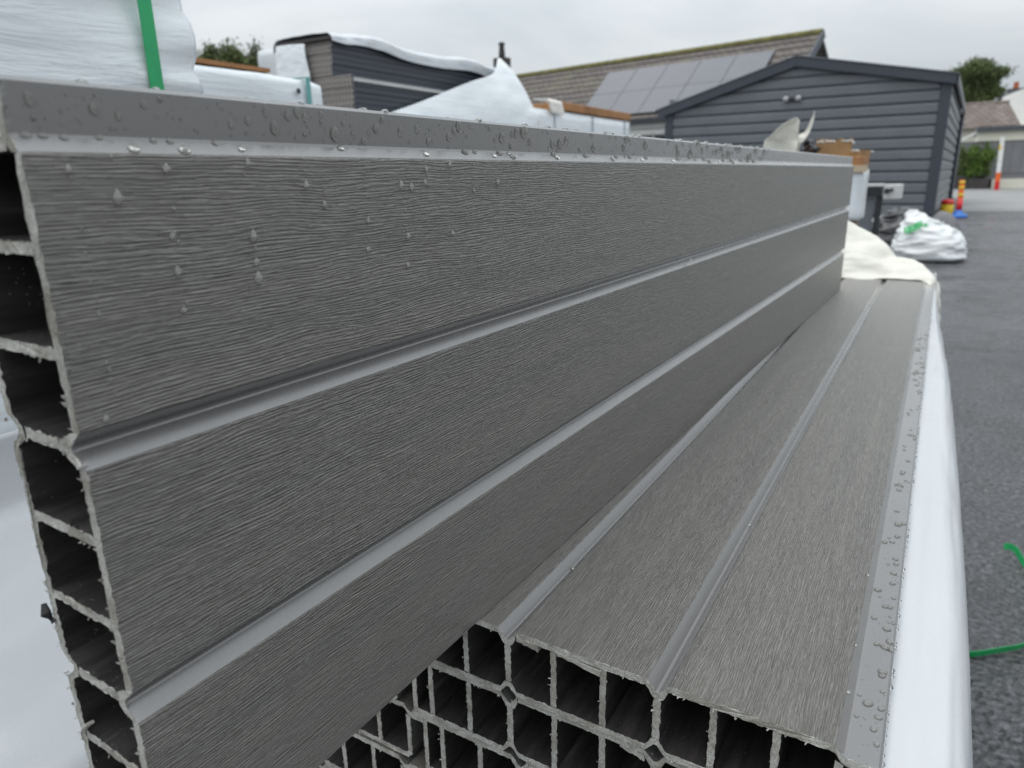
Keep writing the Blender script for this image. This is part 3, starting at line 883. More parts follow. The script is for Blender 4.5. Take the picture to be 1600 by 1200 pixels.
# pack at the far end of the standing board
pk = empty('wrapped_pack', (-.45, 2.9, 0))
lo, hi = (-.42, -.3, .775), (.340, -.06, .958)
tag(pk, 'white wrapped pack with timber edge just past the standing board', 'wrapped pack', 'film-wrapped packs in the yard')
wrapped_box('wrap', lo, hi, (.04, .05, .02), MATS['film_blue'], pk, lambda p, n: .004 * nz3(p, (9, 8, 9)), .012)
MB().box((-.41, -.298, .963), (.332, -.07, .998)).build('timber_edge', MATS['timber'], pk, bevel=.003)
MB().box((.275, -.307, .945), (.348, -.292, .968)).build('corner_board', MATS['cap_tan'], pk)
for y in (-.24, -.12):
    MB().box((-.40, y - .04, .68), (.32, y + .04, .772)).build('bearer', MATS['wood'], pk, bevel=.004)
MB().box((-.41, -.29, .0), (.30, -.07, .678)).build('base_boards', MATS['trim'], pk)
def card_box(name, lo, hi, rz, label, seed):
    """an open, torn carton: walls with ragged rims and a flap"""
    e = empty(name, ((lo[0] + hi[0]) / 2, (lo[1] + hi[1]) / 2, lo[2]), rz)
    tag(e, label, 'carton', 'torn cartons on the pack')
    r_ = random.Random(seed)
    w_, d_, h_ = hi[0] - lo[0], hi[1] - lo[1], hi[2] - lo[2]
    for s in (-1, 1):
        rim = [(-w_ / 2 + w_ * k / 8, h_ * (1 - .35 * r_.random())) for k in range(9)]
        MB().prism([(-w_ / 2, 0)] + [(w_ / 2, 0)] + rim[::-1], 1, s * d_ / 2 - .003, s * d_ / 2 + .003).build('side', MATS['card'], e)
        MB().prism([(-d_ / 2 + .003, 0), (d_ / 2 - .003, 0), (d_ / 2 - .003, h_ * r_.uniform(.7, 1)), (-d_ / 2 + .003, h_ * r_.uniform(.7, 1))], 0, s * w_ / 2 - .003, s * w_ / 2 + .003).build('side', MATS['card'], e)
        mb = MB()
        for k in range(5):
            x = -w_ / 2 + w_ * (k + r_.random()) / 5
            mb.tube([(x - .012, s * d_ / 2, h_ * .8), (x, s * d_ / 2 - .004, h_ * .86), (x + .014, s * d_ / 2, h_ * .78)], r_.uniform(.0012, .003), 6)
        mb.build('torn_edge', MATS['torn'], e)
    sheet('flap', [[(-w_ * .4, -d_ * .4, h_ * .95), (w_ * .45, -d_ * .4, h_ * .8)], [(-w_ * .4, 0, h_ * 1.02), (w_ * .5, 0, h_ * .82)], [(-w_ * .38, d_ * .4, h_ * .9), (w_ * .52, d_ * .4, h_ * .7)]], 10, 10, MATS['card'], .003, (30, 30, 30), .003, e)
    return e
card_box('carton', (-.285, 2.62, .9985), (-.175, 2.80, 1.062), .12, 'torn brown carton on the wrapped pack behind the standing board', 3)
card_box('carton', (-.19, 2.63, .9985), (-.132, 2.80, 1.022), -.2, 'flattened brown carton beside the torn carton on the wrapped pack', 5)
mb = MB()
r = random.Random(2)
for k in range(14):
    p = Vector((r.uniform(-.335, -.285), r.uniform(2.62, 2.75), 1.0 + r.uniform(.002, .05)))
    q = p + Vector((r.uniform(-.03, .03), r.uniform(-.05, .05), r.uniform(-.01, .012)))
    mb.tube([p, (p + q) / 2 + Vector((0, 0, .006)), q], r.uniform(.006, .014), 6)
o = mb.build('black_film_scrap', MATS['black_bag'], None, True)
tag(o, 'crumpled black film scrap left of the torn carton', 'film scrap')
# upright torn film behind the standing board
ctrl = [[(-.225, 1.50, .86), (-.19, 1.51, .86), (-.155, 1.50, .86)],
        [(-.227, 1.50, 1.0), (-.190, 1.515, .995), (-.156, 1.50, .993)],
        [(-.213, 1.50, 1.027), (-.185, 1.512, 1.02), (-.155, 1.505, 1.015)],
        [(-.188, 1.50, 1.050), (-.170, 1.508, 1.043), (-.155, 1.505, 1.030)],
        [(-.161, 1.50, 1.064), (-.159, 1.503, 1.062), (-.155, 1.505, 1.058)]]
o = sheet('plastic_scrap', ctrl, 30, 22, MATS['film_cream'], .003, (30, 30, 30), .0008, None, .001, 6)
tag(o, 'broad leaf-shaped scrap of cream plastic sticking up behind the standing board', 'plastic scrap')
ctrl = [[(-.185, 1.52, .86), (-.165, 1.515, .86), (-.15, 1.51, .86)],
        [(-.185, 1.52, .99), (-.165, 1.515, .995), (-.152, 1.51, .995)],
        [(-.165, 1.52, 1.022), (-.155, 1.515, 1.020), (-.144, 1.51, 1.015)],
        [(-.146, 1.52, 1.034), (-.140, 1.517, 1.033), (-.134, 1.512, 1.032)],
        [(-.135, 1.515, 1.056), (-.132, 1.514, 1.056), (-.128, 1.512, 1.055)],
        [(-.128, 1.51, 1.075), (-.127, 1.51, 1.075), (-.126, 1.51, 1.075)]]
o = sheet('plastic_scrap', ctrl, 36, 14, MATS['film_cream'], .002, (30, 30, 30), .0008, None, .001, 9)
tag(o, 'thin pointed scrap of cream plastic rising beside the broad scrap', 'plastic scrap')

# ------------------------------------------------------------------ cabinet by the shed
cb = empty('equipment_stand', (-.35, 7.0, 0))
tag(cb, 'metal stand with pale box and dark legs in front of the shed', 'equipment stand')
MB().box((-.30, -.02, .812), (.02, .30, .832)).build('top_rail', MATS['metal'], cb, bevel=.003)
MB().box((-.30, -.015, .725), (.01, .28, .810)).build('drawer', MATS['dark'], cb, bevel=.005)
MB().box((.035, -.03, .705), (.172, .25, .828)).build('side_box', MATS['metal'], cb, bevel=.006)
mb = MB(); mb.tube([(.06, -.035, .775), (.06, -.055, .775)], .022, 14); mb.tube([(.095, -.035, .785), (.095, -.05, .785)], .014, 12)
mb.build('gauge', MATS['dark'], cb)
for x in (-.29, -.005):
    for y in (.0, .26):
        MB().box((x - .018, y, 0), (x + .018, y + .03, .724)).build('leg', MATS['dark'], cb)
MB().box((-.265, .02, .20), (-.03, .03, .72)).build('back_panel', MATS['plank'], cb)
MB().box((-.27, 0.0, .18), (-.025, .26, .198)).build('shelf', MATS['dark'], cb)

# ------------------------------------------------------------------ bags in the yard
def lump(name, rings, mat, parent, amp, sc, seed, seg=40, sub=10):
    """a slumped bag: rings = [(z, cx, cy, rx, ry, squareness)]"""
    R_ = catmull(np.array(rings), len(rings) * sub)
    vs, fs = [], []
    for (z, cx, cy, rx, ry, sq) in R_:
        for k in range(seg):
            a = 2 * math.pi * k / seg
            c, s = math.cos(a), math.sin(a)
            e = 2 / max(2.0, sq)
            x = cx + max(rx, .001) * math.copysign(abs(c) ** e, c); y = cy + max(ry, .001) * math.copysign(abs(s) ** e, s)
            p = Vector((x, y, z))
            n_ = 1 - 2 * abs(noise.noise(Vector((x * sc + seed, y * sc, z * sc * 1.9)))) + .6 * noise.noise(Vector((x * sc * 3, y * sc * 3 + seed, z * sc * 5)))
            d_ = Vector((c, s, .3))
            p += d_ * amp * n_
            p.z = max(p.z, .003)
            vs.append(p)
    m = len(R_)
    for i in range(m - 1):
        for k in range(seg):
            k2 = (k + 1) % seg
            fs.append((i * seg + k, i * seg + k2, (i + 1) * seg + k2, (i + 1) * seg + k))
    fs.append(tuple(range(seg))[::-1]); fs.append(tuple(range((m - 1) * seg, m * seg)))
    return MB().add(vs, fs).build(name, mat, parent, True)
bg = empty('bulk_bag', (.07, 8.75, 0))
tag(bg, 'slumped white bulk bag with green print on the wet asphalt', 'bag')
lump('sack', [(.004, .0, 0, .26, .26, 3), (.03, .01, 0, .33, .31, 3.2), (.10, .0, 0, .335, .31, 3), (.20, .0, .0, .315, .29, 2.8), (.29, -.02, .01, .275, .25, 2.4), (.36, -.07, .03, .205, .20, 2.2), (.43, -.13, .05, .125, .14, 2), (.49, -.17, .06, .06, .08, 2), (.52, -.185, .06, .02, .03, 2)], MATS['bag_white'], bg, .030, 5, 3, 64, 11)
ctrl = [[(-.245, -.26, .356), (-.17, -.245, .392), (-.095, -.215, .436)], [(-.24, -.285, .326), (-.16, -.26, .358), (-.08, -.23, .408)], [(-.23, -.305, .296), (-.15, -.28, .322), (-.068, -.25, .374)]]
sheet('green_print', ctrl, 10, 14, MATS['print'], .0, (1, 1, 1), .002, bg)
ctrl = [[(-.07, -.16, .405), (-.03, -.16, .395)], [(-.065, -.185, .375), (-.02, -.185, .368)]]
sheet('green_print', ctrl, 6, 6, MATS['print'], .0, (1, 1, 1), .002, bg)
MB().tube([(-.06, .02, .43), (.02, -.05, .405), (.12, -.06, .395)], [.02, .016, .01], 8).build('lifting_loop', MATS['bag_white'], bg, True)
bb = empty('rubbish_bag', (-.40, 9.35, 0))
tag(bb, 'black plastic rubbish bags heaped left of the white bulk bag', 'bag')
lump('sack', [(.004, 0, 0, .33, .25, 2.4), (.05, 0, 0, .39, .33, 2.4), (.18, .02, 0, .35, .31, 2.2), (.30, .06, 0, .29, .26, 2), (.40, .12, .02, .22, .19, 2), (.49, .16, .03, .15, .13, 2), (.53, .18, .03, .05, .05, 2)], MATS['black_bag'], bb, .03, 6, 9, 44, 8)
MB().tube([(-.20, -.24, .29), (-.16, -.26, .35), (-.10, -.25, .40), (-.05, -.22, .43)], [.012, .026, .028, .012], 8).build('white_label', MATS['torn'], bb, True)
gs = empty('grey_sack', (.20, 10.0, 0))
tag(gs, 'rounded dark grey sack behind the white bulk bag', 'bag')
lump('sack', [(.004, 0, 0, .18, .2, 2.4), (.06, 0, 0, .21, .24, 2.3), (.2, .0, 0, .195, .22, 2.1), (.32, -.01, 0, .15, .18, 2), (.41, -.02, 0, .09, .11, 2), (.455, -.03, 0, .03, .03, 2)], MATS['grey_cloth'], gs, .008, 4, 2, 36, 8)

# ------------------------------------------------------------------ green strap offcut on the asphalt
pts = catmull(np.array([(.388, 1.815, .012), (.400, 1.812, .016), (.413, 1.800, .014), (.422, 1.765, .010), (.436, 1.700, .008), (.448, 1.600, .008), (.444, 1.50, .008), (.425, 1.415, .009), (.395, 1.363, .010), (.355, 1.325, .010), (.305, 1.285, .008), (.24, 1.25, .006)]), 90)
mb = MB(); vs, fs = [], []
for i, p in enumerate(pts):
    t = Vector(pts[min(i + 1, 89)] - pts[max(i - 1, 0)]).normalized()
    s = Vector((-t.y, t.x, 0)).normalized()
    s = (s * .25 + Vector((0, 0, 1))).normalized()
    q = s.cross(t).normalized()
    for a, b in ((-.0082, -.0006), (.0082, -.0006), (.0082, .0006), (-.0082, .0006)):
        vs.append(Vector(p) + s * a + q * b)
for i in range(89):
    for k in range(4):
        fs.append((i * 4 + k, i * 4 + (k + 1) % 4, i * 4 + 4 + (k + 1) % 4, i * 4 + 4 + k))
fs += [(0, 1, 2, 3), (356, 357, 358, 359)]
tag(mb.add(vs, fs).build('packing_strap', MATS['strap_road']), 'bright green plastic packing strap curled on the asphalt at right', 'strap')

# ------------------------------------------------------------------ shed
sh = empty('cladding_shed', (-.009, 17.085, 0), -.03)      # local origin: right front corner at the ground; wall runs to -x, depth +y
tag(sh, 'charcoal shed clad in horizontal planks with shallow gable roof', 'shed')
SW, SD = 5.82, 9.6
zL, zR, zA, xA = 2.42, 2.66, 3.24, -2.93
def gable_x(z):
    """span of the gable wall at height z"""
    if z <= min(zL, zR): return -SW, 0
    l = -SW if z <= zL else -SW + (z - zL) / (zA - zL) * (xA + SW)
    r_ = 0 if z <= zR else -(z - zR) / (zA - zR) * (-xA)
    return l, r_
pitch = .222
k = 0
z = .06
while z < zA - .05:
    z1 = min(z + pitch, zA - .02)
    l0, r0 = gable_x(z + .01); l1, r1 = gable_x(z1 - .01)
    l0 = max(l0, -SW + .16); l1 = max(l1, -SW + .16); r0 = min(r0, -.16); r1 = min(r1, -.16)
    # coved shiplap: a flat face, a curved hollow near the top, a dark lap below
    prof = [(-.036, z), (-.030, z + pitch * .62), (-.022, z + pitch * .74), (.010, z + pitch * .84), (.010, z1 - .006), (.02, z1 - .006), (.02, z)]
    mb = MB(); vs = []
    for (yy, zz) in prof:
        f = (zz - z) / max(.001, z1 - z)
        vs.append((l0 + (l1 - l0) * f, yy, zz))
    for (yy, zz) in prof:
        f = (zz - z) / max(.001, z1 - z)
        vs.append((r0 + (r1 - r0) * f, yy, zz))
    n_ = len(prof)
    mb.add(vs, [tuple(range(n_)), tuple(range(n_, 2 * n_))[::-1]] + [(i, (i + 1) % n_, n_ + (i + 1) % n_, n_ + i) for i in range(n_)])
    mb.build('plank', MATS['plank'], sh)
    z += pitch
z = .06
while z < zR - .05:
    z1 = min(z + pitch, zR)
    prof = [(.030, z), (.030, z + pitch * .62), (.022, z + pitch * .74), (-.010, z + pitch * .84), (-.010, z1 - .006), (-.02, z1 - .006), (-.02, z)]
    MB().prism(prof, 1, .16, SD - .1).build('plank', MATS['plank'], sh)
    prof = [(-SW - a, b) for a, b in prof]
    MB().prism(prof, 1, .16, SD - .1).build('plank', MATS['plank'], sh)
    z += pitch
# inner walls, posts, fascia, roof
MB().prism([(-SW + .03, 0), (-.03, 0), (-.03, zR - .02), (xA, zA - .03), (-SW + .03, zL - .02)], 1, .021, SD - .1).build('frame_wall', MATS['trim'], sh)
MB().prism([(-.155, 0), (.042, 0), (.042, zR + .012), (-.155, zR + .03)], 1, -.045, .155).build('corner_post', MATS['trim'], sh, bevel=.006)
MB().prism([(-SW - .042, 0), (-SW + .155, 0), (-SW + .155, zL + .03), (-SW - .042, zL)], 1, -.045, .155).build('corner_post', MATS['trim'], sh, bevel=.006)
MB().prism([(-.06, 0), (.042, 0), (.042, zR), (-.06, zR)], 1, SD - .1, SD + .02).build('corner_post', MATS['trim'], sh)
def slope_band(x0, z0, x1, z1, t, y0, y1, name, mat):
    MB().prism([(x0, z0), (x1, z1), (x1, z1 - t), (x0, z0 - t)], 1, y0, y1).build(name, mat, sh, bevel=.006)
slope_band(xA, zA + .09, .085, zR + .085, .20, -.13, -.09, 'fascia', MATS['trim'])
slope_band(-SW - .21, zL + .02, xA - .001, zA + .09, .20, -.132, -.092, 'fascia', MATS['trim'])
slope_band(xA, zA + .12, .13, zR + .09, .03, -.15, SD + .05, 'roof', MATS['shed_roof'])
slope_band(-SW - .26, zL + .03, xA - .002, zA + .12, .03, -.15, SD + .05, 'roof', MATS['shed_roof'])
slope_band(xA, zA + .085, .07, zR + .055, .03, -.088, SD, 'soffit', MATS['trim'])
slope_band(-SW - .2, zL - .01, xA - .002, zA + .085, .03, -.088, SD, 'soffit', MATS['trim'])
MB().prism([(.088, zR - .10), (.135, zR - .10), (.135, zR + .055), (.12, zR + .055), (.12, zR - .08), (.103, zR - .08), (.103, zR + .055), (.088, zR + .055)], 1, -.13, SD + .04).build('gutter', MATS['trim'], sh)
MB().tube([(.09, SD - .16, zR - .10), (.09, SD - .16, .08), (.14, SD - .16, .02)], .05, 10).build('downpipe', MATS['trim'], sh, True)
ft = MB().lathe([(.03, 0), (.055, .01), (.06, .05), (.045, .07)], 14)
lt = MB().box((-3.05, -.075, 2.44), (-2.87, -.032, 2.52)).build('floodlight', MATS['dark'], sh, bevel=.01)
for x in (-3.09, -2.83):
    o = MB().lathe([(.02, -.02), (.055, 0), (.06, .05), (.05, .065)], 16).build('lamp', MATS['metal'], lt, True)
    o.matrix_local = Matrix.Translation((x, -.06, 2.50)) @ Matrix.Rotation(math.radians(110), 4, 'X')

# ------------------------------------------------------------------ house with solar panels
R0 = Vector((-4.398, 26.0, 5.177)); hd = Vector((-.977, .214, 0)).normalized(); dn = Vector((-.214, -.977, 0)).normalized()
pit = math.radians(42)
sl = dn * math.cos(pit) - Vector((0, 0, 1)) * math.sin(pit)
nr = sl.cross(hd); nr = nr if nr.z > 0 else -nr
hs = empty('bungalow')
# local axes: x along the ridge to the left, y down the slope, z out of the roof
RM = Matrix(((hd.x, sl.x, nr.x, R0.x), (hd.y, sl.y, nr.y, R0.y), (hd.z, sl.z, nr.z, R0.z), (0, 0, 0, 1)))
tag(hs, 'bungalow with tiled roof carrying solar panels, behind the shed', 'house')
def roof_part(name, mb, mat, parent=None):
    o = mb.build(name, mat, hs if parent is None else parent)
    if parent is None: o.matrix_local = RM
    return o
roof = roof_part('roof', MB().box((-.6, 0, -.12), (13.6, 3.55, 0)), MATS['tiles'])
for k in range(11):     # courses of tiles lie as steps
    roof_part('tile_course', MB().prism([(.02 + k * .32, .002), (.34 + k * .32, .030), (.34 + k * .32, .002)], 0, -.58, 13.58), MATS['tiles'], roof)
mb = MB()
for k in range(34):
    x = -.6 + k * .42
    mb.tube([(x, -.02, .0), (x + .415, -.02, .01)], .11, 10)
roof_part('ridge', mb, MATS['ridge'], roof)
MB().box((-.66, -.05, -.2), (-.605, 3.6, .06)).build('bargeboard', MATS['trim'], roof)
for c in range(5):
    for rw in range(2):
        x0 = .62 + c * 1.315; y0 = .74 + rw * 1.30
        p = roof_part('solar_panel', MB().box((x0 + .012, y0, .06), (x0 + 1.303, y0 + 1.285, .095)), MATS['solar'])
        MB().box((x0 + .004, y0 - .008, .055), (x0 + 1.311, y0 + 1.293, .075)).build('frame', MATS['solar'], p)
eav = R0 + sl * 3.5
bk = R0 - dn * 3.2
for nme, d0, d1, a, b, z0, z1, mat in (('wall', -3.2, 2.30, 0.0, 13.0, 0, 2.75, MATS['white_wall']),):
    pts = [R0 + hd * a - dn * -d1 * 1.0, R0 + hd * b + dn * d1, R0 + hd * b + dn * d0, R0 + hd * a + dn * d0]
    MB().prism([(p.x, p.y) for p in pts], 2, z0, z1).build(nme, mat, hs)
p0 = R0; rear = R0 - dn * 2.9 - Vector((0, 0, 2.5))
MB().add([R0 + hd * -.6, R0 + hd * 13.6, rear + hd * 13.6, rear + hd * -.6, R0 + hd * -.6 - Vector((0, 0, .1)), R0 + hd * 13.6 - Vector((0, 0, .1)), rear + hd * 13.6 - Vector((0, 0, .1)), rear + hd * -.6 - Vector((0, 0, .1))],
         [(0, 1, 2, 3), (7, 6, 5, 4), (0, 4, 5, 1), (1, 5, 6, 2), (2, 6, 7, 3), (3, 7, 4, 0)]).build('rear_roof', MATS['tiles'], hs)
MB().prism([(.0, .0), (2.3, -1.9), (-2.6, -2.3)], 0, .05, .25).build('gable', MATS['white_wall'], hs).matrix_local = Matrix(((hd.x, dn.x, 0, R0.x), (hd.y, dn.y, 0, R0.y), (0, 0, 1, R0.z - .18), (0, 0, 0, 1)))
RW = Matrix(((hd.x, dn.x, 0, R0.x), (hd.y, dn.y, 0, R0.y), (0, 0, 1, 0), (0, 0, 0, 1)))
for x in (.8, 3.2, 5.6, 8.4):
    wn = MB().box((x, 2.26, 1.15), (x + 1.6, 2.33, 2.25)).build('window', MATS['dark'], hs); wn.matrix_local = RW
    MB().box((x - .06, 2.27, 1.08), (x + 1.66, 2.36, 1.145)).build('sill', MATS['white_paint'], wn)
    MB().box((x + .77, 2.27, 1.16), (x + .83, 2.35, 2.24)).build('mullion', MATS['white_paint'], wn)
gt = MB().box((-.6, 2.58, 2.72), (13.6, 2.70, 2.80)).build('gutter', MATS['trim'], hs); gt.matrix_local = RW
for zz in (2.52, 2.30):
    MB().box((-.4, 2.335 + .01 * zz, zz), (6.0, 2.40, zz + .10)).build('fascia_board', MATS['white_paint'], hs).matrix_local = RW
ch = MB().box((13.15, -.25, 4.7), (13.75, .25, 6.05)).build('chimney', MATS['pot'], hs); ch.matrix_local = RW
MB().lathe([(.14, 6.052), (.15, 6.2), (.11, 6.55), (.16, 6.62), (.10, 6.7)], 12, (13.45, 0)).build('chimney_pot', MATS['pot'], ch, True)

# ------------------------------------------------------------------ far right: garage, houses, planting
gr = empty('flat_roof_garage', (0, 42, 0))
tag(gr, 'grey flat-roofed garage with cream band at the far right', 'garage')
MB().box((.45, .05, .45), (6.5, 5, 2.2)).build('wall', MATS['grey_panel'], gr)
MB().box((.45, .0, .0), (6.5, 4.9, .448)).build('plinth', MATS['cream_wall'], gr)
MB().box((1.25, -.04, 2.203), (6.6, 5, 2.62)).build('band', MATS['cream_wall'], gr)
MB().box((1.15, -.25, 2.623), (6.8, 5, 2.86)).build('roof', MATS['roof_edge'], gr)
for k in range(10):
    x = 2.30 + k * .42
    MB().box((x, .02, .72), (x + .405, .048, 2.19)).build('panel', MATS['grey_panel'], gr)
MB().box((1.70, .0, .0), (2.10, .045, 2.19)).build('door', MATS['grey_panel'], gr)
MB().box((1.62, -.02, .0), (1.695, .046, 2.19)).build('door_post', MATS['roof_edge'], gr)
MB().prism([(.35, 2.12), (1.26, 2.60), (1.26, 2.72), (.35, 2.24)], 1, -.10, -.05).build('bargeboard', MATS['white_paint'], gr)

hr = empty('tiled_house', (0, 50, 0))
tag(hr, 'house with brown tiled roof behind the flat-roofed garage', 'house')
MB().box((.2, .5, 0), (5, 6, 3.15)).build('wall', MATS['cream_wall'], hr)
rf = MB().add([(.30, 0, 3.15), (3.45, 0, 3.15), (2.75, 2.2, 4.62), (.55, 2.2, 4.62), (.30, 4.4, 3.15), (3.45, 4.4, 3.15)],
              [(0, 1, 2, 3), (1, 5, 2), (5, 4, 3, 2), (4, 0, 3), (0, 4, 5, 1)]).build('roof', MATS['tiles_brown'], hr)
for k in range(9):
    f0, f1_ = k / 9, (k + 1) / 9
    a = [(.30 + .25 * f0, 2.2 * f0 - .03, 3.16 + 1.47 * f0), (3.45 - .7 * f0, 2.2 * f0 - .03, 3.16 + 1.47 * f0), (3.45 - .7 * f1_, 2.2 * f1_ - .03, 3.16 + 1.47 * f1_ - .02), (.30 + .25 * f1_, 2.2 * f1_ - .03, 3.16 + 1.47 * f1_ - .02)]
    MB().add(a + [(x, y + .02, z - .05) for x, y, z in a], [(0, 1, 2, 3), (7, 6, 5, 4), (0, 4, 5, 1), (1, 5, 6, 2), (2, 6, 7, 3), (3, 7, 4, 0)]).build('tile_course', MATS['tiles_brown'], rf)
MB().tube([(.5, 2.2, 4.64), (2.8, 2.2, 4.64)], .08, 8).build('ridge', MATS['tiles_brown'], rf)
wh = empty('white_house', (0, 54, 0))
tag(wh, 'white gabled house with orange chimney pot at the right edge', 'house')
MB().prism([(2.55, 0), (7.5, 0), (7.5, 5.3), (5, 6.0), (2.55, 5.1)], 1, 0, 6).build('wall', MATS['white_wall'], wh)
cs = MB().box((2.72, .3, 5.2), (3.75, 1.3, 5.52)).build('chimney', MATS['roof_edge'], wh)
MB().lathe([(.15, 5.52), (.16, 5.6), (.12, 5.85), (.15, 5.92)], 12, (3.12, .8)).build('chimney_pot', MATS['brick_pot'], cs, True)
MB().prism([(2.4, 5.10), (5, 6.05), (7.7, 5.3), (7.7, 5.42), (5, 6.18), (2.4, 5.22)], 1, 1.4, 6.2).build('roof', MATS['roof_edge'], wh)

def foliage(name, blobs, n, size, mat, parent, seed, up_=0.0):
    """leaf-sized faces through the volume of many overlapping clumps: blobs = [(x,y,z,rx,ry,rz)]"""
    r_ = np.random.default_rng(seed)
    B = np.array(blobs); wt = B[:, 3] * B[:, 4] * B[:, 5]; wt = wt / wt.sum()
    idx = r_.choice(len(B), n, p=wt)
    d_ = r_.normal(size=(n, 3)); d_ /= np.linalg.norm(d_, axis=1, keepdims=True)
    rad = r_.random(n) ** .42
    c = B[idx, :3] + d_ * rad[:, None] * B[idx, 3:] * (1 + .25 * r_.normal(size=(n, 1)) * (rad[:, None] > .8))
    t = r_.normal(size=(n, 3)); t[:, 2] += up_; t /= np.linalg.norm(t, axis=1, keepdims=True)
    s = np.cross(t, r_.normal(size=(n, 3))); s /= np.linalg.norm(s, axis=1, keepdims=True)
    L_ = size * (.6 + .8 * r_.random((n, 1)))
    v = np.stack([c - t * L_, c + s * L_ * .35, c + t * L_, c - s * L_ * .35], 1).reshape(-1, 3)
    me = bpy.data.meshes.new(name)
    me.from_pydata(v.tolist(), [], [(4 * i, 4 * i + 1, 4 * i + 2, 4 * i + 3) for i in range(n)])
    me.materials.append(mat)
    return link(name, me, parent)
def tree(name, loc, label, trunk_h, blobs, n, size, mat, seed, cat='tree'):
    e = empty(name, loc)
    tag(e, label, cat)
    r_ = random.Random(seed)
    mb = MB(); top = trunk_h
    mb.tube([(0, 0, 0), (.03, 0, top * .4), (-.02, .03, top * .75), (.02, 0, top)], [top * .035, top * .028, top * .02, top * .008], 8)
    for b in blobs:
        z0 = min(top * .9, max(top * .3, b[2] - b[5] * 1.5))
        mb.tube([(0, 0, z0), (b[0] * .5, b[1] * .5, (z0 + b[2]) * .5 + .05), (b[0], b[1], b[2])], [top * .014, top * .009, top * .003], 6)
    mb.build('trunk', MATS['bark'], e, True)
    foliage('crown', blobs, n, size, mat, e, seed)
    return e
r = random.Random(12)
bl = []
for k in range(34):
    a_, e_ = r.uniform(0, 6.283), r.uniform(-.9, 1.5); q_ = r.uniform(.35, .85)
    bl.append((.05 + 1.75 * q_ * math.cos(a_) * math.cos(e_), 1.3 * q_ * math.sin(a_) * math.cos(e_), 6.2 + 1.95 * q_ * math.sin(e_), r.uniform(.5, .75), r.uniform(.5, .75), r.uniform(.4, .65)))
tree('broad_tree', (1.15, 60, 0), 'bushy green tree behind the shed at right', 7.0, bl, 30000, .10, MATS['leaf_dark'], 4)
bl = [(r.uniform(-.85, .85), r.uniform(-.6, .6), r.uniform(3.2, 4.55), r.uniform(.2, .42), r.uniform(.2, .4), r.uniform(.25, .5)) for k in range(26)]
tree('small_tree', (-18.5, 15, 0), 'small olive-green treetop above the low wrapped pack at left', 4.6, bl, 16000, .06, MATS['leaf'], 9)

pl = empty('planter', (1.55, 41.4, 0.004))
tag(pl, 'dark planter box with leafy shrub in front of the garage', 'planter')
MB().prism([(-.42, 0), (.40, 0), (.44, .46), (-.46, .46), (-.46, .40), (-.42, .40)], 1, -.3, .3).build('box', MATS['pot'], pl, bevel=.01)
r = random.Random(3)
foliage('shrub', [(r.uniform(-.5, .35), r.uniform(-.25, .25), r.uniform(.6, 1.8), r.uniform(.15, .33), .28, r.uniform(.2, .35)) for k in range(16)] + [(.12, 0, 2.0, .13, .13, .25), (-.1, 0, 1.0, .45, .3, .4)], 4200, .06, MATS['leaf_bright'], pl, 5, .6)
mb = MB()
for k in range(7): mb.tube([(r.uniform(-.25, .25), 0, .4), (r.uniform(-.3, .3), r.uniform(-.1, .1), 1.2), (r.uniform(-.3, .3), 0, 1.8)], [.02, .014, .005], 6)
mb.build('stem', MATS['bark'], pl)
pl = empty('planter', (.78, 41.6, 0.004))
tag(pl, 'squat planter with dark shrub right beside the shed corner', 'planter')
MB().prism([(-.25, 0), (.25, 0), (.30, .62), (-.30, .62)], 1, -.25, .25).build('box', MATS['pot'], pl, bevel=.01)
foliage('shrub', [(r.uniform(-.2, .22), r.uniform(-.2, .2), r.uniform(.75, 1.75), .22, .2, .3) for k in range(9)], 2200, .06, MATS['leaf_dark'], pl, 6, .6)

po = empty('marker_post', (2.19, 39.0, .004))
tag(po, 'tall white post with orange and red foot before the garage', 'post')
po.rotation_euler = (0, math.radians(-2.5), 0)
MB().box((-.085, -.06, .75), (.085, .06, 2.25)).build('post', MATS['white_paint'], po)
MB().box((-.09, -.065, 0), (.09, .065, .36)).build('foot', MATS['red'], po)
MB().box((-.088, -.063, .362), (.088, .063, .748)).build('band', MATS['orange'], po)
MB().box((-.088, -.064, 1.72), (-.02, .064, 1.95)).build('sticker', MATS['yellow'], po)

bo = empty('delineator_post', (.465, 16.9, 0))
tag(bo, 'orange delineator post with yellow bands on a blue base', 'bollard')
bo.rotation_euler = (0, math.radians(-2), 0)
MB().lathe([(.055, .08), (.05, .12), (.048, .70), (.04, .73)], 14).build('post', MATS['orange'], bo, True)
for z in (.42, .56, .66):
    MB().lathe([(.0505, z), (.0505, z + .055)], 14).build('band', MATS['yellow'], bo, True)
MB().lathe([(.051, .13), (.051, .36)], 14).build('red_sleeve', MATS['red'], bo, True)
MB().lathe([(.17, 0), (.175, .03), (.13, .07), (.07, .10), (.058, .15)], 18).build('base', MATS['blue'], bo, True)
tu = empty('plastic_tub', (.253, 18.1, 0))
tag(tu, 'small yellow tub with a red lid by the shed corner', 'tub')
MB().lathe([(.11, 0), (.12, .03), (.125, .20), (.115, .22)], 18).build('body', MATS['yellow'], tu, True)
MB().lathe([(.13, .222), (.132, .26), (.11, .31), (.03, .325)], 18).build('lid', MATS['red'], tu, True)

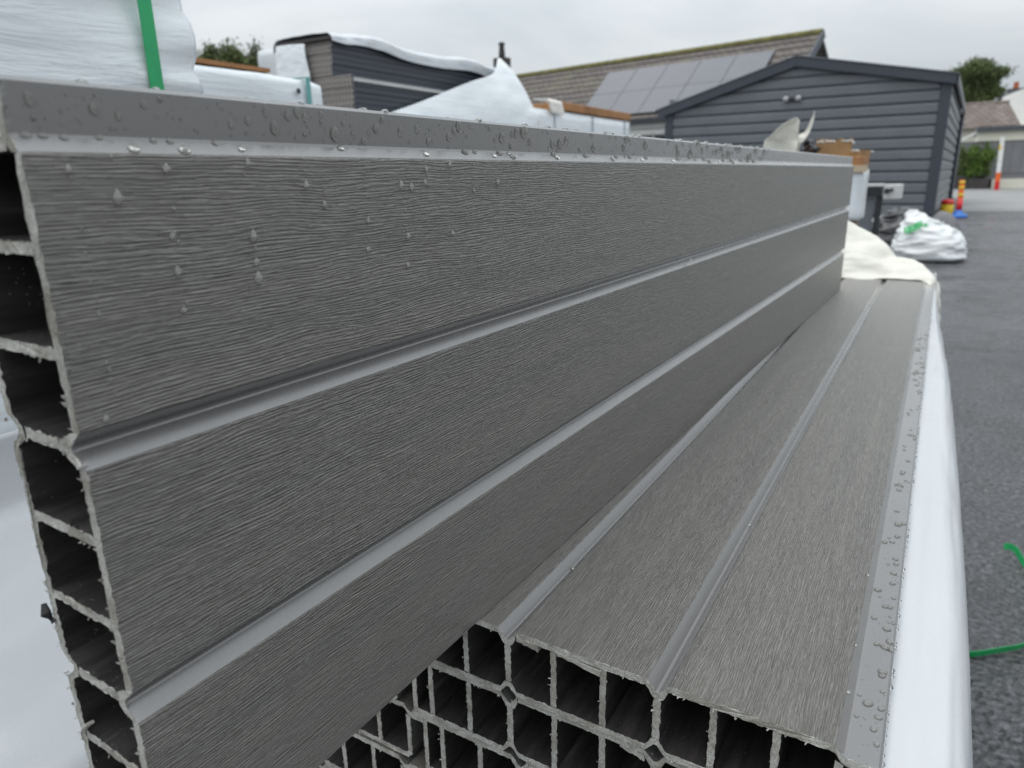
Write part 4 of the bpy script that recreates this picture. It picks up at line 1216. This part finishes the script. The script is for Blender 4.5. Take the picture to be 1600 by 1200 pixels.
# ------------------------------------------------------------------ rain drops
def drop_mesh(name, kind, mat, seg=16, rings=8):
    vs, fs = [], []
    for i in range(rings + 1):
        th = math.pi * i / rings
        for k in range(seg):
            a = 2 * math.pi * k / seg
            x, y, z = math.sin(th) * math.cos(a), math.sin(th) * math.sin(a), math.cos(th)
            z = z if z > 0 else z * .25
            if kind == 'tear':           # x runs uphill: a drop that sags to its lower end
                x = x * 1.25 if x > 0 else x * (.8 + .25 * math.sin(3 * a) * math.sin(th))
                y = y * (1 - .55 * max(0, x) / 1.25 - .05)
                z = z * (1 - .5 * max(0, x) / 1.25)
            elif kind == 'odd':
                x += .18 * math.sin(2 * a) * math.sin(th); y *= .85
            vs.append((x, y, z))
    for i in range(rings):
        for k in range(seg):
            k2 = (k + 1) % seg
            fs.append((i * seg + k, (i + 1) * seg + k, (i + 1) * seg + k2, i * seg + k2))
    return MB().add(vs, fs).mesh(name, mat, True)
DM = {k: drop_mesh('raindrop', k, MATS['water_faint']) for k in ('round', 'odd')}
DM['tear'] = drop_mesh('raindrop', 'tear', MATS['water_cloudy'])
MS = stand.matrix_world.copy()
def face_v(h):
    """depth of the standing board's face at height h (mm above the stack): panel, bevel or flange"""
    u = h - 61.5
    if u < 127.3: return 0.0
    if u < 130.5: return -3.4 * (u - 127.3) / 3.2
    return -3.4
placed = []
def clear(s, h, q):
    if any((s - a) ** 2 + (h - b) ** 2 < (1.15 * (q + c)) ** 2 for a, b, c in placed): return False
    placed.append((s, h, q)); return True
def stand_drop(s, h, r_, kind, hgt=.55, label='', group='', sx=1.0, tilt=0.0, v=None):
    o = link('raindrop', DM[kind])
    u = h - 61.5
    vv = face_v(h) if v is None else v
    rot = Matrix.Rotation(tilt, 4, 'Y')
    if 127.3 <= u < 130.5 and v is None: rot = Matrix.Rotation(math.radians(45), 4, 'Y')
    o.matrix_world = MS @ Matrix.Translation((u * .001, SL - s * .001, vv * .001)) @ rot @ Matrix.Diagonal((r_ * sx * .001, r_ * .001, r_ * hgt * .001, 1))
    tag(o, label, 'raindrop', group)
LP = 'raindrop clinging to the woodgrain face of the standing board'
LF = 'raindrop on the smooth top flange of the standing board'
LB = 'raindrop lying on the bright slanted strip under the standing board top flange'
LT = 'raindrop sitting along the top edge of the standing board'
LR = 'raindrop on the narrow right flange of the top flat board'
LG = 'raindrop on the face or groove of the top flat board'
rr = random.Random(21)
for (s, h) in [(8, 185.5), (17, 179.7), (29, 185.5), (28, 170.8), (28, 162.8), (28, 153.8), (50, 169.1), (50, 162.6), (50, 158.5), (51, 187.0), (69, 181.3), (75, 176.0), (92, 170.6), (91, 162.1), (108, 180.6), (113, 179.9), (121, 185.4), (120, 181.3), (109, 155.3), (110, 164.5), (148, 178.0), (164, 180.7), (134, 163.7), (134, 187.0), (6, 133.5), (399, 127.0), (490, 173.3)]:
    stand_drop(s, h, rr.uniform(.8, 1.2) * (1.35 if (s, h) in ((17, 179.7), (69, 181.3), (50, 158.5)) else 1), 'tear', rr.uniform(.5, .8), LP, 'drops on the woodgrain face', rr.uniform(.9, 1.35))
for (s, h, q) in [(17, 197.6, 1.1), (22, 196.6, .9), (5, 198.6, 1.2), (5, 195.3, .6), (28, 199.2, .8), (32, 200.6, .6), (50, 196.1, .9), (55, 197.3, .9), (68, 199.2, 1.1), (74, 199.0, 1.0), (80, 200.2, .9), (92, 195.4, .9), (105, 200.3, .9), (189, 199.8, 2.2), (213, 196.0, 1.6), (220, 196.2, 1.9), (226, 197.5, 1.7)]:
    clear(s, h, q)
    stand_drop(s, h, q, rr.choice(('round', 'odd')), .62, LF, 'drops on the top flange', 1.2)
for k in range(75):
    s = 40 + (rr.random() ** 1.1) * 560 if k > 18 else rr.uniform(60, 200)
    q = rr.choice((.6, .8, .95, 1.1, 1.3, 1.6)) * (1 + s / 900)
    h = rr.uniform(193.4, 201)
    if not clear(s, h, q): continue
    stand_drop(s, h, q, rr.choice(('round', 'odd', 'round')), .62, LF, 'drops on the top flange', rr.uniform(1.0, 1.4))
for (s, h, q) in [(23, 189.9, 1.35), (35, 189.9, 1.5), (3, 192, 1.2), (6, 192.0, 1.1), (10, 191.9, 1.0), (17, 192.0, .9), (29, 191.9, 1.0), (33, 191.9, 1.0), (86, 191.5, 1.2)]:
    stand_drop(s, h, q, 'round', .55, LB, 'drops on the slanted strip', .8)
for k in range(38):
    s = rr.uniform(40, 560)
    stand_drop(s, rr.choice((191.8, 191.6, 190.4)), rr.uniform(.7, 1.6) * (1 + s / 1200), 'round', .6, LB, 'drops on the slanted strip', .8)
for k in range(34):
    s = rr.uniform(3, 640)
    o = rr.uniform(.5, 1.3) * (1 + s / 900)
    stand_drop(s, 202.75, o, rr.choice(('round', 'odd')), .6, LT, 'drops along the top edge', 1.0, math.radians(90), rr.uniform(-6, -4.3))
FM = Matrix.Translation((shift[0][0], shift[0][1], ZF))
def flat_drop(u, y, v, q, kind, label, group, sy=1.0, rz=0.0):
    o = link('raindrop', DM[kind])
    o.matrix_world = FM @ Matrix.Translation((u * .001, y * .001, v * .001)) @ Matrix.Rotation(rz, 4, 'Z') @ Matrix.Diagonal((q * .001, q * sy * .001, q * .6 * .001, 1))
    tag(o, label, 'raindrop', group)
for (u, y, q) in [(138, 69, 1.9), (138, 52, 1.7), (132, 113, 1.7), (131.6, 163, 1.5), (135, 165, 1.4), (139, 11, 1.1), (137.5, 18, 1.2), (135, 264, 1.4), (135, 408, 1.3), (138.6, 516, 1.3), (139, 30, 1.2), (138.8, 40, .9), (131.8, 22, .9), (131.6, 34, .8), (139.6, 88, .9), (136, 100, 1.4), (137.5, 132, 1.6), (139, 190, 1.5), (135, 205, 1.4)]:
    flat_drop(u, y, -3.4, q, rr.choice(('round', 'odd')), LR, 'drops on the right flange', 1.1, rr.uniform(0, 3))
for k in range(72):
    y = 25 + 700 * rr.random() ** 1.35
    flat_drop(rr.uniform(132, 140.2), y, -3.4, rr.choice((.7, .9, 1.2, 1.4, 1.7)) * (1 + y / 1400), rr.choice(('round', 'odd')), LR, 'drops on the right flange', rr.uniform(.8, 1.3), rr.uniform(0, 3))
for (u, y, v, q) in [(-6.5, 66, 0, 1.3), (1, 63, -4.2, 1.7), (32, 364, 0, 1.5), (-1.5, 22, -4, .6), (0, 16, -4.2, .6), (-8, 12, 0, .8), (66, 150, -4.2, .9), (127, 118, 0, 1.0), (128, 30, -.6, .9), (127.5, 60, -.3, .8), (126, 88, 0, .7), (30, 372, 0, 1.0)]:
    flat_drop(u, y, v, q, 'odd', LG, 'drops on the flat board face', 1.0, rr.uniform(0, 3))
# wet hanging beads along the outer edge of the flange, and the finest spray
mb = MB()
def bead(mb, M_, c, q, flat=.5):
    vs, fs = [], []
    for i in range(5):
        th = math.pi * i / 4
        for k in range(7):
            a = 2 * math.pi * k / 7
            z = math.cos(th); z = z if z > 0 else z * .3
            vs.append(M_ @ Vector((c[0] + q * math.sin(th) * math.cos(a), c[1] + q * math.sin(th) * math.sin(a), c[2] + q * flat * z)))
    for i in range(4):
        for k in range(7):
            k2 = (k + 1) % 7
            fs.append((i * 7 + k, (i + 1) * 7 + k, (i + 1) * 7 + k2, i * 7 + k2))
    mb.add(vs, fs)
for k in range(420):
    y = -2 + 900 * rr.random() ** 1.3
    if k < 150: bead(mb, FM, (.1413, y * .001, -.0055 + rr.uniform(-.0006, .0006)), rr.uniform(.0004, .0011), 1.0)
    else: bead(mb, FM, (rr.uniform(.1315, .1405), y * .001, -.0034), rr.uniform(.00012, .00038), .55)
for k in range(520):
    s = 700 * rr.random() ** 1.2
    h_ = rr.uniform(192.6, 202)
    bead(mb, MS, ((h_ - 61.5) * .001, SL - s * .001, -.0034), rr.uniform(.00012, .0004) * (1 + s / 500), .55)
o = mb.build('fine_spray', MATS['water'], None, True)
tag(o, 'fine rain spray beading on the smooth board edges', 'raindrops', kind='stuff')
# wet runs where drops have slid down the grain
mb = MB()
for (s, h0, h1) in [(8.5, 188, 133), (29, 187, 154), (50, 186, 158), (69, 188, 182), (75.5, 187, 176), (92, 187, 162), (109.5, 182, 155), (134, 188, 163), (148, 187, 178), (121, 189, 182), (398, 176, 127), (17, 188, 181), (150, 160, 148)]:
    h = h0
    while h > h1:
        seg = rr.uniform(1.0, 3.2)
        if rr.random() < .72:
            bead_c = ((h - 61.5) * .001, SL - (s + rr.uniform(-.35, .35)) * .001, 0.0)
            M2 = MS @ Matrix.Translation(bead_c) @ Matrix.Diagonal((seg * .55, rr.uniform(.5, .8), 1, 1))
            bead(mb, M2, (0, 0, 0), .001 * rr.uniform(.35, .6), .45)
        h -= seg
o = mb.build('water_runs', MATS['water_cloudy'], None, True)
tag(o, 'broken trails of rain water down the woodgrain face', 'raindrops', kind='stuff')
